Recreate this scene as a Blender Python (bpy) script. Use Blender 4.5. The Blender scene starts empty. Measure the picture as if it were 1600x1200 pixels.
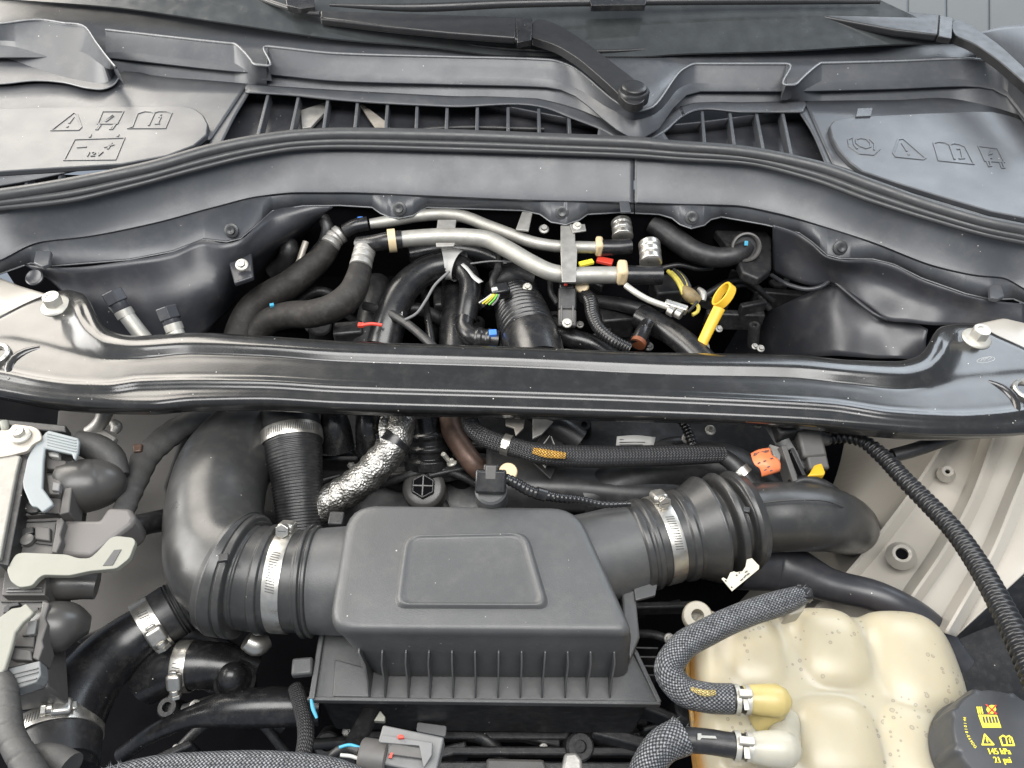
import bpy, bmesh, math, random
import numpy as np
from mathutils import Vector, Matrix
random.seed(7)
SC = bpy.context.scene
COL = SC.collection
rad = math.radians
# ------------------------------------------------------------------ camera
FPX = 1208.0
CAMZ = 0.843
cam_d = bpy.data.cameras.new('camera'); cam = bpy.data.objects.new('camera', cam_d); COL.objects.link(cam)
RM = Matrix.Rotation(rad(40), 4, 'X') @ Matrix.Rotation(rad(1.5), 4, 'Z')
CP = Vector((0, -0.707, CAMZ))
cam.matrix_world = Matrix.Translation(CP) @ RM
cam_d.sensor_width = 36; cam_d.lens = 36 * FPX / 1600
cam_d.clip_start = 0.02; cam_d.clip_end = 100
SC.camera = cam
# ------------------------------------------------------------------ world and lamps
world = bpy.data.worlds.new('World'); SC.world = world; world.use_nodes = True
bg = world.node_tree.nodes['Background']
bg.inputs[0].default_value = (0.74, 0.85, 1.0, 1); bg.inputs[1].default_value = 0.38
def area(name, loc, target, sx, sy, watt, col):
    d = bpy.data.lights.new(name, 'AREA'); d.shape = 'RECTANGLE'; d.size = sx; d.size_y = sy
    d.energy = watt; d.color = col
    o = bpy.data.objects.new(name, d); COL.objects.link(o); o.location = loc
    o.rotation_euler = (Vector(target) - Vector(loc)).to_track_quat('-Z', 'Y').to_euler()
    return o
area('overhead_daylight', (0.0, -0.75, 2.6), (0, 0.0, 0), 2.8, 1.5, 128, (1.0, 0.985, 0.96))
area('left_daylight', (-2.2, 2.3, 2.0), (0, 0.15, 0), 1.8, 1.8, 96, (1.0, 0.93, 0.83))
area('left_doorway', (-2.4, 0.0, 0.95), (0, -0.15, -.1), 1.8, 1.3, 80, (1.0, 0.97, 0.92))
area('right_daylight', (2.2, 2.35, 2.0), (0, 0.15, 0), 1.8, 1.8, 54, (0.84, 0.92, 1.0))
SC.view_settings.view_transform = 'Standard'; SC.view_settings.look = 'None'
SC.view_settings.exposure = 0.2; SC.view_settings.gamma = 1.0; SC.view_settings.use_curve_mapping = False
# ------------------------------------------------------------------ helpers
def ray(px, py):
    return (RM.to_3x3() @ Vector(((px - 800) / FPX, -(py - 600) / FPX, -1)))
def P(px, py, z):
    d = ray(px, py); t = (z - CP.z) / d.z
    return CP + d * t
def PY(px, py, y):
    d = ray(px, py); t = (y - CP.y) / d.y
    return CP + d * t
def mpp(p):
    d = RM.to_3x3().inverted() @ (Vector(p) - CP)
    return -d.z / FPX
def W(pt):
    return pt if isinstance(pt, Vector) else P(*pt)
def catmull(pts, n):
    pts = [np.array(p, float) for p in pts]
    if len(pts) == 2:
        return [pts[0] + (pts[1] - pts[0]) * t for t in np.linspace(0, 1, n)]
    q = [2 * pts[0] - pts[1]] + pts + [2 * pts[-1] - pts[-2]]
    L = [0]
    for a, b in zip(pts, pts[1:]): L.append(L[-1] + max(1e-6, np.linalg.norm((b - a)[:3])))
    out = []
    for s in np.linspace(0, L[-1], n):
        i = min(max(0, int(np.searchsorted(L, s, side='right')) - 1), len(pts) - 2)
        t = (s - L[i]) / (L[i + 1] - L[i])
        p0, p1, p2, p3 = q[i], q[i + 1], q[i + 2], q[i + 3]
        d1, d2 = L[i + 1] - L[i], L[i + 1] - L[i]
        l0 = max(1e-6, np.linalg.norm((p1 - p0)[:3])); l1 = d1; l2 = max(1e-6, np.linalg.norm((p3 - p2)[:3]))
        m1 = ((p1 - p0) / l0 * l1 + (p2 - p1) / l1 * l0) / (l0 + l1) * l1
        m2 = ((p2 - p1) / l1 * l2 + (p3 - p2) / l2 * l1) / (l1 + l2) * l1
        h = t * t * t, t * t
        out.append((2 * h[0] - 3 * h[1] + 1) * p1 + (h[0] - 2 * h[1] + t) * m1 + (-2 * h[0] + 3 * h[1]) * p2 + (h[0] - h[1]) * m2)
    return out
def f1(pts, k=1, smooth=True):
    """y (or z) of a pixel polyline as function of x"""
    xs = [p[0] for p in pts]; ys = [p[k] for p in pts]
    if not smooth or len(xs) < 3: return lambda x: float(np.interp(x, xs, ys))
    h = np.diff(xs); d = np.diff(ys) / h; m = np.zeros(len(xs))
    m[0], m[-1] = d[0], d[-1]
    for i in range(1, len(xs) - 1):
        if d[i - 1] * d[i] > 0:
            w1 = 2 * h[i] + h[i - 1]; w2 = h[i] + 2 * h[i - 1]
            m[i] = (w1 + w2) / (w1 / d[i - 1] + w2 / d[i])
    def f(x):
        if x <= xs[0]: return ys[0] + (x - xs[0]) * m[0]
        if x >= xs[-1]: return ys[-1] + (x - xs[-1]) * m[-1]
        i = int(np.searchsorted(xs, x, side='right')) - 1
        i = min(i, len(xs) - 2); t = (x - xs[i]) / h[i]
        return ((2*t**3 - 3*t*t + 1) * ys[i] + (t**3 - 2*t*t + t) * h[i] * m[i] + (-2*t**3 + 3*t*t) * ys[i+1] + (t**3 - t*t) * h[i] * m[i+1])
    return f
def make(name, verts, faces, mat, parent=None, smooth=True, uv=None, angle=40, bevel=0, bseg=3, solid=0, sub=0, weld=False, off=-1):
    me = bpy.data.meshes.new(name)
    me.from_pydata([tuple(v) for v in verts], [], faces)
    if uv is not None:
        ul = me.uv_layers.new(name='UVMap')
        for poly in me.polygons:
            for li, c in zip(poly.loop_indices, uv[poly.index]): ul.data[li].uv = c
    bm = bmesh.new(); bm.from_mesh(me)
    if weld: bmesh.ops.remove_doubles(bm, verts=bm.verts, dist=1e-5)
    bmesh.ops.recalc_face_normals(bm, faces=bm.faces) if not solid else None
    bm.to_mesh(me); bm.free()
    me.polygons.foreach_set('use_smooth', [smooth] * len(me.polygons))
    if smooth: me.set_sharp_from_angle(angle=rad(angle))
    me.materials.append(mat)
    o = bpy.data.objects.new(name, me); COL.objects.link(o)
    if parent is not None: o.parent = parent
    if solid:
        s = o.modifiers.new('solid', 'SOLIDIFY'); s.thickness = solid; s.offset = off
    if sub:
        s = o.modifiers.new('sub', 'SUBSURF'); s.levels = sub; s.render_levels = sub
    if bevel:
        b = o.modifiers.new('bev', 'BEVEL'); b.width = bevel; b.segments = bseg; b.limit_method = 'ANGLE'; b.angle_limit = rad(30)
        b.harden_normals = False
    return o
def tag(o, label, cat=None, group=None, kind=None):
    if label: o['label'] = label
    if cat: o['category'] = cat
    if group: o['group'] = group
    if kind: o['kind'] = kind
    return o
def thing(name, label, cat, group=None):
    o = bpy.data.objects.new(name, None); COL.objects.link(o); o.empty_display_size = .02
    return tag(o, label, cat, group)
def frame(a, ref=None):
    a = Vector(a).normalized()
    r = ref if ref is not None else Vector((0, 0, 1))
    u = r - a * r.dot(a)
    if u.length < 1e-4: u = Vector((1, 0, 0)) - a * a.x
    u.normalize()
    return a, u, a.cross(u)
def tube(name, pts, r, mat, parent=None, seg=20, n=None, rmod=None, caps=True, flat=1.0, flatdir=None, step=None, px=True, vs=1.0, solid=0):
    """swept tube. pts: (px,py,z) or Vectors; r: pixels (px=True) or metres, scalar or list"""
    w = [W(p) for p in pts]
    if not isinstance(r, (list, tuple)): r = [r] * len(w)
    rr = [ri * mpp(p) if px else ri for ri, p in zip(r, w)]
    c = [np.array([*p, q]) for p, q in zip(w, rr)]
    Ltot = sum((b - a).length for a, b in zip(w, w[1:]))
    if n is None: n = max(8, int(Ltot / (step or 0.008)))
    c = catmull(c, n)
    ps = [Vector(x[:3]) for x in c]; rs = [x[3] for x in c]
    T = [(ps[min(i + 1, n - 1)] - ps[max(i - 1, 0)]).normalized() for i in range(n)]
    toc = (CP - ps[0])
    a, u, v = frame(T[0], flatdir or toc)
    verts = []; S = 0; ss = []
    for i in range(n):
        if i:
            S += (ps[i] - ps[i - 1]).length
            if flatdir: a, u, v = frame(T[i], flatdir)
            else:
                u = u - T[i] * u.dot(T[i]); u.normalize(); v = T[i].cross(u)
        ss.append(S)
        for j in range(seg):
            th = 2 * math.pi * j / seg
            q = rs[i] * (rmod(S, th, S / max(Ltot, 1e-6)) if rmod else 1)
            verts.append(ps[i] + u * (math.cos(th) * q * flat) + v * (math.sin(th) * q))
    faces = []; uv = []
    for i in range(n - 1):
        for j in range(seg):
            k = (j + 1) % seg
            faces.append((i * seg + j, i * seg + k, (i + 1) * seg + k, (i + 1) * seg + j))
            uv.append(((j / seg, ss[i]), ((j + 1) / seg, ss[i]), ((j + 1) / seg, ss[i + 1]), (j / seg, ss[i + 1])))
    if caps and not solid:
        faces.append(tuple(reversed(range(seg)))); uv.append([(j / seg, 0) for j in range(seg)])
        faces.append(tuple((n - 1) * seg + j for j in range(seg))); uv.append([(j / seg, S) for j in range(seg)])
    return make(name, verts, faces, mat, parent, uv=uv, angle=50 if not rmod else 75, solid=solid)
def corr(pitch, depth):
    return lambda s, th, t: 1 - depth * (0.5 + 0.5 * math.cos(2 * math.pi * s / pitch)) ** 1.5
def lathe(name, p, a, prof, mat, parent=None, seg=40, caps=True, ref=None, ang=None, angle=40):
    """profile [(t along axis, r)] in metres about point p, axis a"""
    a, u, v = frame(a, ref or (CP - Vector(p)))
    verts = []; faces = []; uv = []
    a0, a1 = ang if ang else (0, 2 * math.pi); full = ang is None
    m = seg if full else seg + 1
    for t, r in prof:
        for j in range(m):
            th = a0 + (a1 - a0) * j / seg
            verts.append(Vector(p) + a * t + u * (math.cos(th) * r) + v * (math.sin(th) * r))
    for i in range(len(prof) - 1):
        for j in range(seg):
            k = (j + 1) % m
            faces.append((i * m + j, i * m + k, (i + 1) * m + k, (i + 1) * m + j))
            uv.append(((j / seg, prof[i][0]), ((j + 1) / seg, prof[i][0]), ((j + 1) / seg, prof[i + 1][0]), (j / seg, prof[i + 1][0])))
    if caps and full:
        if prof[0][1] > 1e-5: faces.append(tuple(reversed(range(m)))); uv.append([(0, 0)] * m)
        if prof[-1][1] > 1e-5: faces.append(tuple((len(prof) - 1) * m + j for j in range(m))); uv.append([(0, 0)] * m)
    return make(name, verts, faces, mat, parent, uv=uv, angle=angle, weld=True)
def cyl(name, p0, p1, r, mat, parent=None, seg=24, bev=0.15):
    p0, p1 = W(p0), W(p1); L = (p1 - p0).length; b = min(r, L / 2) * bev
    return lathe(name, p0, p1 - p0, [(0, r - b), (b, r), (L - b, r), (L, r - b)], mat, parent, seg)
def hexa(name, p, a, r, h, mat, parent=None, n=6, bevel=0.0008):
    a, u, v = frame(a); verts = []
    for t in (0, h):
        for j in range(n):
            th = 2 * math.pi * j / n
            verts.append(Vector(p) + a * t + (u * math.cos(th) + v * math.sin(th)) * r)
    faces = [tuple(reversed(range(n))), tuple(range(n, 2 * n))] + [(j, (j + 1) % n, n + (j + 1) % n, n + j) for j in range(n)]
    return make(name, verts, faces, mat, parent, smooth=False, bevel=bevel, bseg=2)
def plate(name, outline, z, th, mat, parent=None, bevel=0.001, down=Vector((0, 0, -1)), smooth=True, bseg=3):
    """flat outline of (px,py) at height z (or (px,py,z) / Vectors) with thickness th"""
    top = [(W((*p, z)) if not isinstance(p, Vector) and len(p) == 2 else W(p)) for p in outline]
    n = len(top); verts = top + [p + down * th for p in top]
    faces = [tuple(range(n)), tuple(reversed(range(n, 2 * n)))] + [(j, j + n, (j + 1) % n + n, (j + 1) % n) for j in range(n)]
    return make(name, verts, faces, mat, parent, smooth=smooth, bevel=bevel, bseg=bseg, angle=30)
def rnd(outline, r, n=5):
    """round the corners of a pixel polygon"""
    out = []; m = len(outline)
    for i in range(m):
        p0, p1, p2 = (np.array(outline[(i + k) % m][:2], float) for k in (-1, 0, 1))
        ri = r if not isinstance(r, (list, tuple)) else r[i]
        a = p0 - p1; b = p2 - p1; la, lb = np.linalg.norm(a), np.linalg.norm(b)
        q = min(ri, la * .49, lb * .49)
        s, e = p1 + a / la * q, p1 + b / lb * q
        for t in np.linspace(0, 1, n):
            out.append(tuple((1 - t) ** 2 * s + 2 * t * (1 - t) * p1 + t * t * e))
    return out
def box(name, c, ax, ay, az, sx, sy, sz, mat, parent=None, bevel=0.001, bseg=2):
    """oriented box, centre c, unit axes, full sizes"""
    c = W(c); ax, ay, az = Vector(ax).normalized(), Vector(ay).normalized(), Vector(az).normalized()
    v = [c + ax * (sx / 2 * i) + ay * (sy / 2 * j) + az * (sz / 2 * k) for i in (-1, 1) for j in (-1, 1) for k in (-1, 1)]
    f = [(0, 1, 3, 2), (4, 6, 7, 5), (0, 4, 5, 1), (2, 3, 7, 6), (0, 2, 6, 4), (1, 5, 7, 3)]
    return make(name, v, f, mat, parent, smooth=True, bevel=bevel, bseg=bseg, angle=30)
def pbox(name, p0, p1, w, h, mat, parent=None, bevel=0.001, up=None):
    """box from point p0 to p1, width w, height h (metres); top near up"""
    p0, p1 = W(p0), W(p1); a, u, v = frame(p1 - p0, up or Vector((0, 0, 1)))
    return box(name, (p0 + p1) / 2, a, v, u, (p1 - p0).length, w, h, mat, parent, bevel)
def loft(name, rows, mat, parent=None, xs=None, n=120, cross=1, solid=0, smooth=True, bevel=0, angle=40, sm=None, off=-1):
    """rows: lists of (px,py,z) monotone in px; surface through them"""
    if xs is None: xs = np.linspace(rows[0][0][0], rows[0][-1][0], n)
    R = []
    for i, row in enumerate(rows):
        s = True if sm is None else sm[i]
        fy, fz = f1(row, 1, s), f1(row, 2, s)
        R.append([P(x, fy(x), fz(x)) for x in xs])
    return loftw(name, R, mat, parent, cross, solid, smooth, bevel, angle, off)
def loftw(name, R, mat, parent=None, cross=1, solid=0, smooth=True, bevel=0, angle=40, off=-1):
    m = len(R[0])
    if cross > 1:
        cols = [catmull([R[i][j] for i in range(len(R))], (len(R) - 1) * cross + 1) for j in range(m)]
        R = [[cols[j][i] for j in range(m)] for i in range(len(cols[0]))]
    verts = [p for r in R for p in r]
    faces = [(i * m + j, i * m + j + 1, (i + 1) * m + j + 1, (i + 1) * m + j) for i in range(len(R) - 1) for j in range(m - 1)]
    return make(name, verts, faces, mat, parent, smooth=smooth, solid=solid, bevel=bevel, angle=angle, off=off)
def bolt(name, p, a, r, mat, parent=None, label=None, cat=None, hexr=.62, h=.55):
    """flange bolt head: washer flange with hexagon; one mesh"""
    a, u, v = frame(a); verts = []; faces = []
    def ring(t, q, n=24, hx=False):
        b = len(verts)
        for j in range(n):
            th = 2 * math.pi * j / n
            k = q
            if hx:
                ph = (th % (math.pi / 3)) - math.pi / 6; k = q * math.cos(math.pi / 6) / math.cos(ph)
            verts.append(Vector(p) + a * (t * r) + (u * math.cos(th) + v * math.sin(th)) * (k * r))
        return b
    R = [ring(-.1, 1), ring(.1, 1), ring(.2, .92), ring(.3, hexr * 1.12), ring(.32, hexr, hx=True), ring(h + .2, hexr, hx=True), ring(h + .3, hexr * .88), ring(h + .3, hexr * .55), ring(h + .22, hexr * .45)]
    for b, c in zip(R, R[1:]):
        for j in range(24): faces.append((b + j, b + (j + 1) % 24, c + (j + 1) % 24, c + j))
    faces.append(tuple(R[-1] + j for j in range(24)))
    o = make(name, verts, faces, mat, parent, angle=25)
    if label: tag(o, label, cat)
    return o
def strokes(name, lines, z, r, mat, parent, lift=0.0, hgt=None):
    """raised embossed strokes: polylines of (px,py) on height z (callable or number); square ribs in one mesh"""
    verts = []; faces = []
    for ln in lines:
        pts = [P(x, y, (z(x, y) if callable(z) else z)) + Vector((0, 0, lift)) for x, y in ln]
        closed = len(pts) > 2 and (pts[0] - pts[-1]).length < 1e-6
        if closed: pts = pts[:-1]
        n = len(pts); b = len(verts)
        for i, p in enumerate(pts):
            q0 = pts[i - 1] if (i or closed) else p; q1 = pts[(i + 1) % n] if (i < n - 1 or closed) else p
            d = ((p - q0).normalized() if (p - q0).length > 0 else Vector()) + ((q1 - p).normalized() if (q1 - p).length > 0 else Vector())
            d.normalize(); s = Vector((-d.y, d.x, 0)); s.normalize()
            hg = hgt or r
            for k, hh in ((-1, -hg), (-.55, hg), (.55, hg), (1, -hg)): verts.append(p + s * (k * r) + Vector((0, 0, hh)))
        m = n if closed else n - 1
        for i in range(m):
            j = (i + 1) % n
            for k in range(3): faces.append((b + i * 4 + k, b + i * 4 + k + 1, b + j * 4 + k + 1, b + j * 4 + k))
        if not closed:
            faces.append((b, b + 1, b + 2, b + 3)); e = b + (n - 1) * 4; faces.append((e + 3, e + 2, e + 1, e))
    return make(name, verts, faces, mat, parent, smooth=False)
def text_mesh(name, body, origin, ux, uy, size, mat, parent=None, depth=0.0003, align='LEFT', squeeze=1.0):
    cu = bpy.data.curves.new(name, 'FONT'); cu.body = body; cu.size = 1; cu.extrude = 0.0; cu.align_x = align
    t = bpy.data.objects.new(name, cu); COL.objects.link(t)
    bpy.context.view_layer.update()
    me = bpy.data.meshes.new_from_object(t.evaluated_get(bpy.context.evaluated_depsgraph_get()))
    bpy.data.objects.remove(t)
    ux, uy = Vector(ux).normalized(), Vector(uy).normalized(); o = W(origin)
    for v in me.vertices: v.co = o + ux * (v.co.x * size * squeeze) + uy * (v.co.y * size)
    me.materials.clear(); me.materials.append(mat); me.name = name
    ob = bpy.data.objects.new(name, me); COL.objects.link(ob); ob.parent = parent
    s = ob.modifiers.new('solid', 'SOLIDIFY'); s.thickness = depth; s.offset = 0
    return ob
# ------------------------------------------------------------------ materials
def mat(name, col, rough=.5, metal=0, var=.15, vscale=25, bump=0, bscale=600, coat=0, spec=.5, rvar=.1, sss=0, sssr=.02, trans=0, dust=0, dustcol=(.30, .28, .25), speck=0, aniso=0):
    m = bpy.data.materials.new(name); m.use_nodes = True; nt = m.node_tree; N = nt.nodes; L = nt.links
    b = N['Principled BSDF']
    b.inputs['Metallic'].default_value = metal; b.inputs['Specular IOR Level'].default_value = spec
    b.inputs['Coat Weight'].default_value = coat; b.inputs['Coat Roughness'].default_value = .12
    if sss:
        b.inputs['Subsurface Weight'].default_value = sss; b.inputs['Subsurface Radius'].default_value = (1, .8, .5); b.inputs['Subsurface Scale'].default_value = sssr
    if trans: b.inputs['Transmission Weight'].default_value = trans
    tc = N.new('ShaderNodeTexCoord')
    n1 = N.new('ShaderNodeTexNoise'); n1.inputs['Scale'].default_value = vscale; n1.inputs['Detail'].default_value = 6; n1.inputs['Roughness'].default_value = .65
    L.new(tc.outputs['Object'], n1.inputs['Vector'])
    r = N.new('ShaderNodeMapRange'); r.inputs['From Min'].default_value = .25; r.inputs['From Max'].default_value = .75
    r.inputs['To Min'].default_value = 1 - var; r.inputs['To Max'].default_value = 1 + var
    L.new(n1.outputs['Fac'], r.inputs['Value'])
    mx = N.new('ShaderNodeVectorMath'); mx.operation = 'SCALE'; mx.inputs[0].default_value = col
    L.new(r.outputs[0], mx.inputs['Scale'])
    out = mx.outputs[0]
    if dust:
        n3 = N.new('ShaderNodeTexNoise'); n3.inputs['Scale'].default_value = vscale * 2.3; n3.inputs['Detail'].default_value = 9; n3.inputs['Roughness'].default_value = .75
        L.new(tc.outputs['Object'], n3.inputs['Vector'])
        dr = N.new('ShaderNodeMapRange'); dr.inputs['From Min'].default_value = .48; dr.inputs['From Max'].default_value = .8; dr.inputs['To Max'].default_value = dust
        L.new(n3.outputs['Fac'], dr.inputs['Value'])
        dm = N.new('ShaderNodeMix'); dm.data_type = 'RGBA'; dm.inputs['B'].default_value = (*dustcol, 1)
        L.new(dr.outputs[0], dm.inputs['Factor']); L.new(out, dm.inputs['A']); out = dm.outputs['Result']
    if speck:
        vs = N.new('ShaderNodeTexVoronoi'); vs.inputs['Scale'].default_value = 210; L.new(tc.outputs['Object'], vs.inputs['Vector'])
        sc_ = N.new('ShaderNodeSeparateColor'); L.new(vs.outputs['Color'], sc_.inputs[0])
        g1 = N.new('ShaderNodeMath'); g1.operation = 'GREATER_THAN'; g1.inputs[1].default_value = 1 - speck; L.new(sc_.outputs[0], g1.inputs[0])
        g2 = N.new('ShaderNodeMath'); g2.operation = 'MULTIPLY'; g2.inputs[1].default_value = .22; L.new(sc_.outputs[1], g2.inputs[0])
        g3 = N.new('ShaderNodeMath'); g3.operation = 'LESS_THAN'; L.new(vs.outputs['Distance'], g3.inputs[0]); L.new(g2.outputs[0], g3.inputs[1])
        g4 = N.new('ShaderNodeMath'); g4.operation = 'MULTIPLY'; L.new(g1.outputs[0], g4.inputs[0]); L.new(g3.outputs[0], g4.inputs[1])
        sm = N.new('ShaderNodeMix'); sm.data_type = 'RGBA'; sm.inputs['B'].default_value = (.42, .40, .36, 1)
        L.new(g4.outputs[0], sm.inputs['Factor']); L.new(out, sm.inputs['A']); out = sm.outputs['Result']
    L.new(out, b.inputs['Base Color'])
    r2 = N.new('ShaderNodeMapRange'); r2.inputs['From Min'].default_value = .25; r2.inputs['From Max'].default_value = .75
    r2.inputs['To Min'].default_value = max(.02, rough - rvar); r2.inputs['To Max'].default_value = min(1, rough + rvar)
    n2 = N.new('ShaderNodeTexNoise'); n2.inputs['Scale'].default_value = vscale * 1.7; n2.inputs['Detail'].default_value = 8
    L.new(tc.outputs['Object'], n2.inputs['Vector']); L.new(n2.outputs['Fac'], r2.inputs['Value']); L.new(r2.outputs[0], b.inputs['Roughness'])
    if bump:
        nb = N.new('ShaderNodeTexNoise'); nb.inputs['Scale'].default_value = bscale; nb.inputs['Detail'].default_value = 3
        L.new(tc.outputs['Object'], nb.inputs['Vector'])
        bp = N.new('ShaderNodeBump'); bp.inputs['Strength'].default_value = bump; bp.inputs['Distance'].default_value = .001
        L.new(nb.outputs['Fac'], bp.inputs['Height']); L.new(bp.outputs[0], b.inputs['Normal'])
    return m
cowl_m = mat('cowl_plastic', (.050, .0535, .060), .38, var=.08, bump=.16, bscale=1300, vscale=9, dust=.14, rvar=.08, speck=.018)
cover_m = mat('cover_plastic', (.048, .051, .057), .36, var=.07, bump=.12, bscale=1300, vscale=9, dust=.09, rvar=.06, speck=.012)
edge_m = mat('edge_highlight', (.15, .154, .16), .26, var=.12, vscale=60)  # lighter than the cowl: edge highlights painted into the colour
box_m = mat('airbox_plastic', (.062, .063, .064), .40, var=.08, bump=.30, bscale=1100, vscale=12, dust=.10, rvar=.06, speck=.02)
duct_m = mat('duct_plastic', (.032, .032, .032), .33, var=.14, bump=.06, bscale=700, vscale=14, dust=.10, rvar=.08, speck=.02)
shield_m = mat('shield_plastic', (.029, .030, .035), .36, var=.10, bump=.06, bscale=700, vscale=9, dust=.10, speck=.02)
seal_m = mat('seal_rubber', (.035, .036, .038), .42, var=.1, bump=.10, bscale=900, vscale=30, dust=.06)
rubber_m = mat('black_rubber', (.014, .014, .015), .45, var=.2, bump=.15, bscale=700, vscale=30, dust=.12)
hose_m = mat('soft_hose', (.020, .019, .018), .62, var=.2, bump=.2, bscale=900, vscale=30, dust=.10)
insul_m = mat('insulated_hose', (.009, .0072, .006), .7, var=.2, bump=.25, bscale=500, vscale=25, dust=.12)
gloss_m = mat('gloss_black', (.010, .010, .011), .28, var=.2, vscale=25, dust=.10, rvar=.08, speck=.03)
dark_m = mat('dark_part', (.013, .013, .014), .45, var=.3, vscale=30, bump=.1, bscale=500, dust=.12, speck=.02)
void_m = mat('bay_dark', (.004, .004, .005), .9, var=.3, vscale=10, spec=.05)  # near-black colour carries the shade deep in the bay
conduit_m = mat('conduit_black', (.012, .012, .013), .32, var=.05, vscale=10, rvar=.02)
brace_m = mat('brace_paint', (.013, .013, .013), .22, var=.15, vscale=18, coat=.35, rvar=.05, dust=.06, speck=.03, bump=.02, bscale=300)
steel_m = mat('zinc_steel', (.52, .50, .46), .34, metal=.9, var=.12, vscale=60, rvar=.10)
bolt_m = mat('bolt_zinc', (.46, .445, .40), .45, metal=.5, var=.15, vscale=90, rvar=.1)
alu_m = mat('aluminium', (.36, .35, .32), .54, metal=.7, var=.12, vscale=50, bump=.12, bscale=500, rvar=.1, dust=.08)
cast_m = mat('dark_casting', (.016, .016, .0175), .5, var=.35, vscale=35, bump=.35, bscale=250, dust=.18, speck=.02)
dull_m = mat('dull_metal', (.34, .33, .31), .5, metal=.6, var=.2, vscale=50, bump=.2, bscale=300, dust=.1)
tan_m = mat('tan_bracket', (.34, .31, .27), .5, metal=.4, var=.25, vscale=40, bump=.2, bscale=300)
copper_m = mat('rusty_pipe', (.10, .062, .047), .5, metal=.4, var=.5, vscale=40, bump=.3, bscale=200)
cream_m = mat('cream_plastic', (.21, .209, .178), .45, var=.06, vscale=20)
pale_m = mat('pale_blue_plastic', (.185, .205, .212), .45, var=.06, vscale=20)
natural_m = mat('natural_clip', (.52, .41, .25), .45, var=.08, vscale=40)
greyp_m = mat('grey_plastic', (.075, .071, .068), .5, var=.1, vscale=25, bump=.08, bscale=800, dust=.06)
midgrey_m = mat('mid_grey_plastic', (.14, .14, .14), .5, var=.1, vscale=25)
boot_m = mat('boot_rubber', (.048, .046, .044), .34, var=.1, vscale=25, bump=.05)
paint_m = mat('body_paint', (.345, .322, .285), .34, var=.05, vscale=8, coat=.25, rvar=.05, dust=.05, dustcol=(.25, .22, .18))
yellow_m = mat('yellow_plastic', (.62, .37, .025), .42, var=.08, vscale=40)
yelltape_m = mat('yellow_tape', (.42, .35, .06), .55, var=.3, vscale=60, bump=.3, bscale=400)
orange_m = mat('orange_label', (.80, .22, .09), .5, var=.05)
red_m = mat('red_plastic', (.55, .05, .03), .45, var=.15)
blue_m = mat('blue_plastic', (.06, .20, .62), .45, var=.1)
cyan_m = mat('blue_tape', (.05, .30, .45), .5, var=.1)
white_m = mat('white_label', (.42, .415, .40), .55, var=.05)
ink_m = mat('label_ink', (.06, .06, .06), .6, var=.1)
print_m = mat('yellow_print', (.85, .72, .06), .55, var=.04)
amber_m = mat('amber_plastic', (.70, .25, .03), .4, var=.15, sss=.3)
wall_m = mat('siding', (.42, .43, .42), .6, var=.05, vscale=4)
glass_m = mat('windshield_glass', (.034, .037, .038), .20, var=.25, coat=.4, spec=.6)
wiper_m = mat('wiper_black', (.014, .014, .015), .36, var=.08, vscale=30, dust=.02)
# ================================================================== windscreen cowl
A = [(-30,440),(0,428),(48,411),(76,416),(202,406),(270,393),(319,374),(354,378),(375,373),(398,354),(425,330),(472,322),(530,321),(581,324),(594,333),(608,339),(624,341),(645,337),(656,330),(668,324),(817,329),(844,335),(861,347),(884,351),(905,344),(918,335),(969,332),(1030,335),(1050,341),(1063,351),(1080,357),(1100,352),(1111,343),(1127,339),(1195,351),(1249,364),(1269,378),(1293,399),(1313,404),(1364,405),(1397,413),(1441,435),(1509,459),(1549,468),(1583,467),(1600,474),(1630,490)]
B = [(-30,420),(0,408),(61,380),(135,371),(236,351),(338,324),(405,308),(470,302),(530,302),(665,307),(834,314),(969,317),(1060,320),(1144,322),(1212,334),(1296,358),(1364,380),(1465,418),(1532,432),(1566,435),(1600,452),(1630,468)]
Cc = [(-30,330),(0,327),(101,317),(202,294),(304,267),(405,243),(472,233),(530,231),(699,235),(867,240),(992,245),(1060,250),(1161,256),(1262,280),(1364,317),(1465,348),(1549,371),(1600,381),(1630,388)]
Dd = [(-30,298),(0,294),(118,272),(236,250),(337,221),(405,209),(470,202),(540,199),(699,201),(867,208),(992,213),(1060,219),(1127,224),(1195,233),(1296,253),(1364,277),(1465,314),(1549,338),(1600,348),(1630,355)]
Ff = [(140,121),(189,115),(280,124),(371,132),(450,138),(530,143),(699,152),(854,159),(901,172),(952,192),(996,199),(1030,194),(1060,170),(1075,165),(1161,162),(1269,160),(1397,159),(1482,156),(1532,165),(1600,186),(1640,205)]
Gg = [(140,43),(167,46),(368,68),(418,72),(530,83),(699,88),(860,93),(884,99),(969,162),(992,173),(1016,168),(1068,107),(1088,99),(1229,99),(1283,98),(1397,95),(1509,91),(1560,98),(1600,142),(1640,195)]
zr = lambda pts, z: [(x, y, z) for x, y in pts]
cowl = thing('cowl_panel', 'dark grey plastic windscreen cowl panel with slotted grilles below the wipers', 'cowl panel')
def lane(x0, x1, extra=(), n=200):
    return sorted(set(list(np.linspace(x0, x1, n)) + [p for p in extra if x0 < p < x1]))
SEAM = 991
for nm, x0, x1 in (('front_flange', -30, SEAM - .8), ('front_flange', SEAM + .8, 1630)):
    xs = lane(x0, x1, [p[0] for p in A], 260)
    a0 = [(x, y + 1.5, .012) for x, y in A]
    loft(nm, [[(x, y + 1.5, -.016) for x, y in A], [(x, y, -.010) for x, y in A], [(x, y - 2, -.007) for x, y in A], zr(B, .022)], cowl_m, cowl, xs=xs, sm=[False, False, False, True], solid=.0025)
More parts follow.
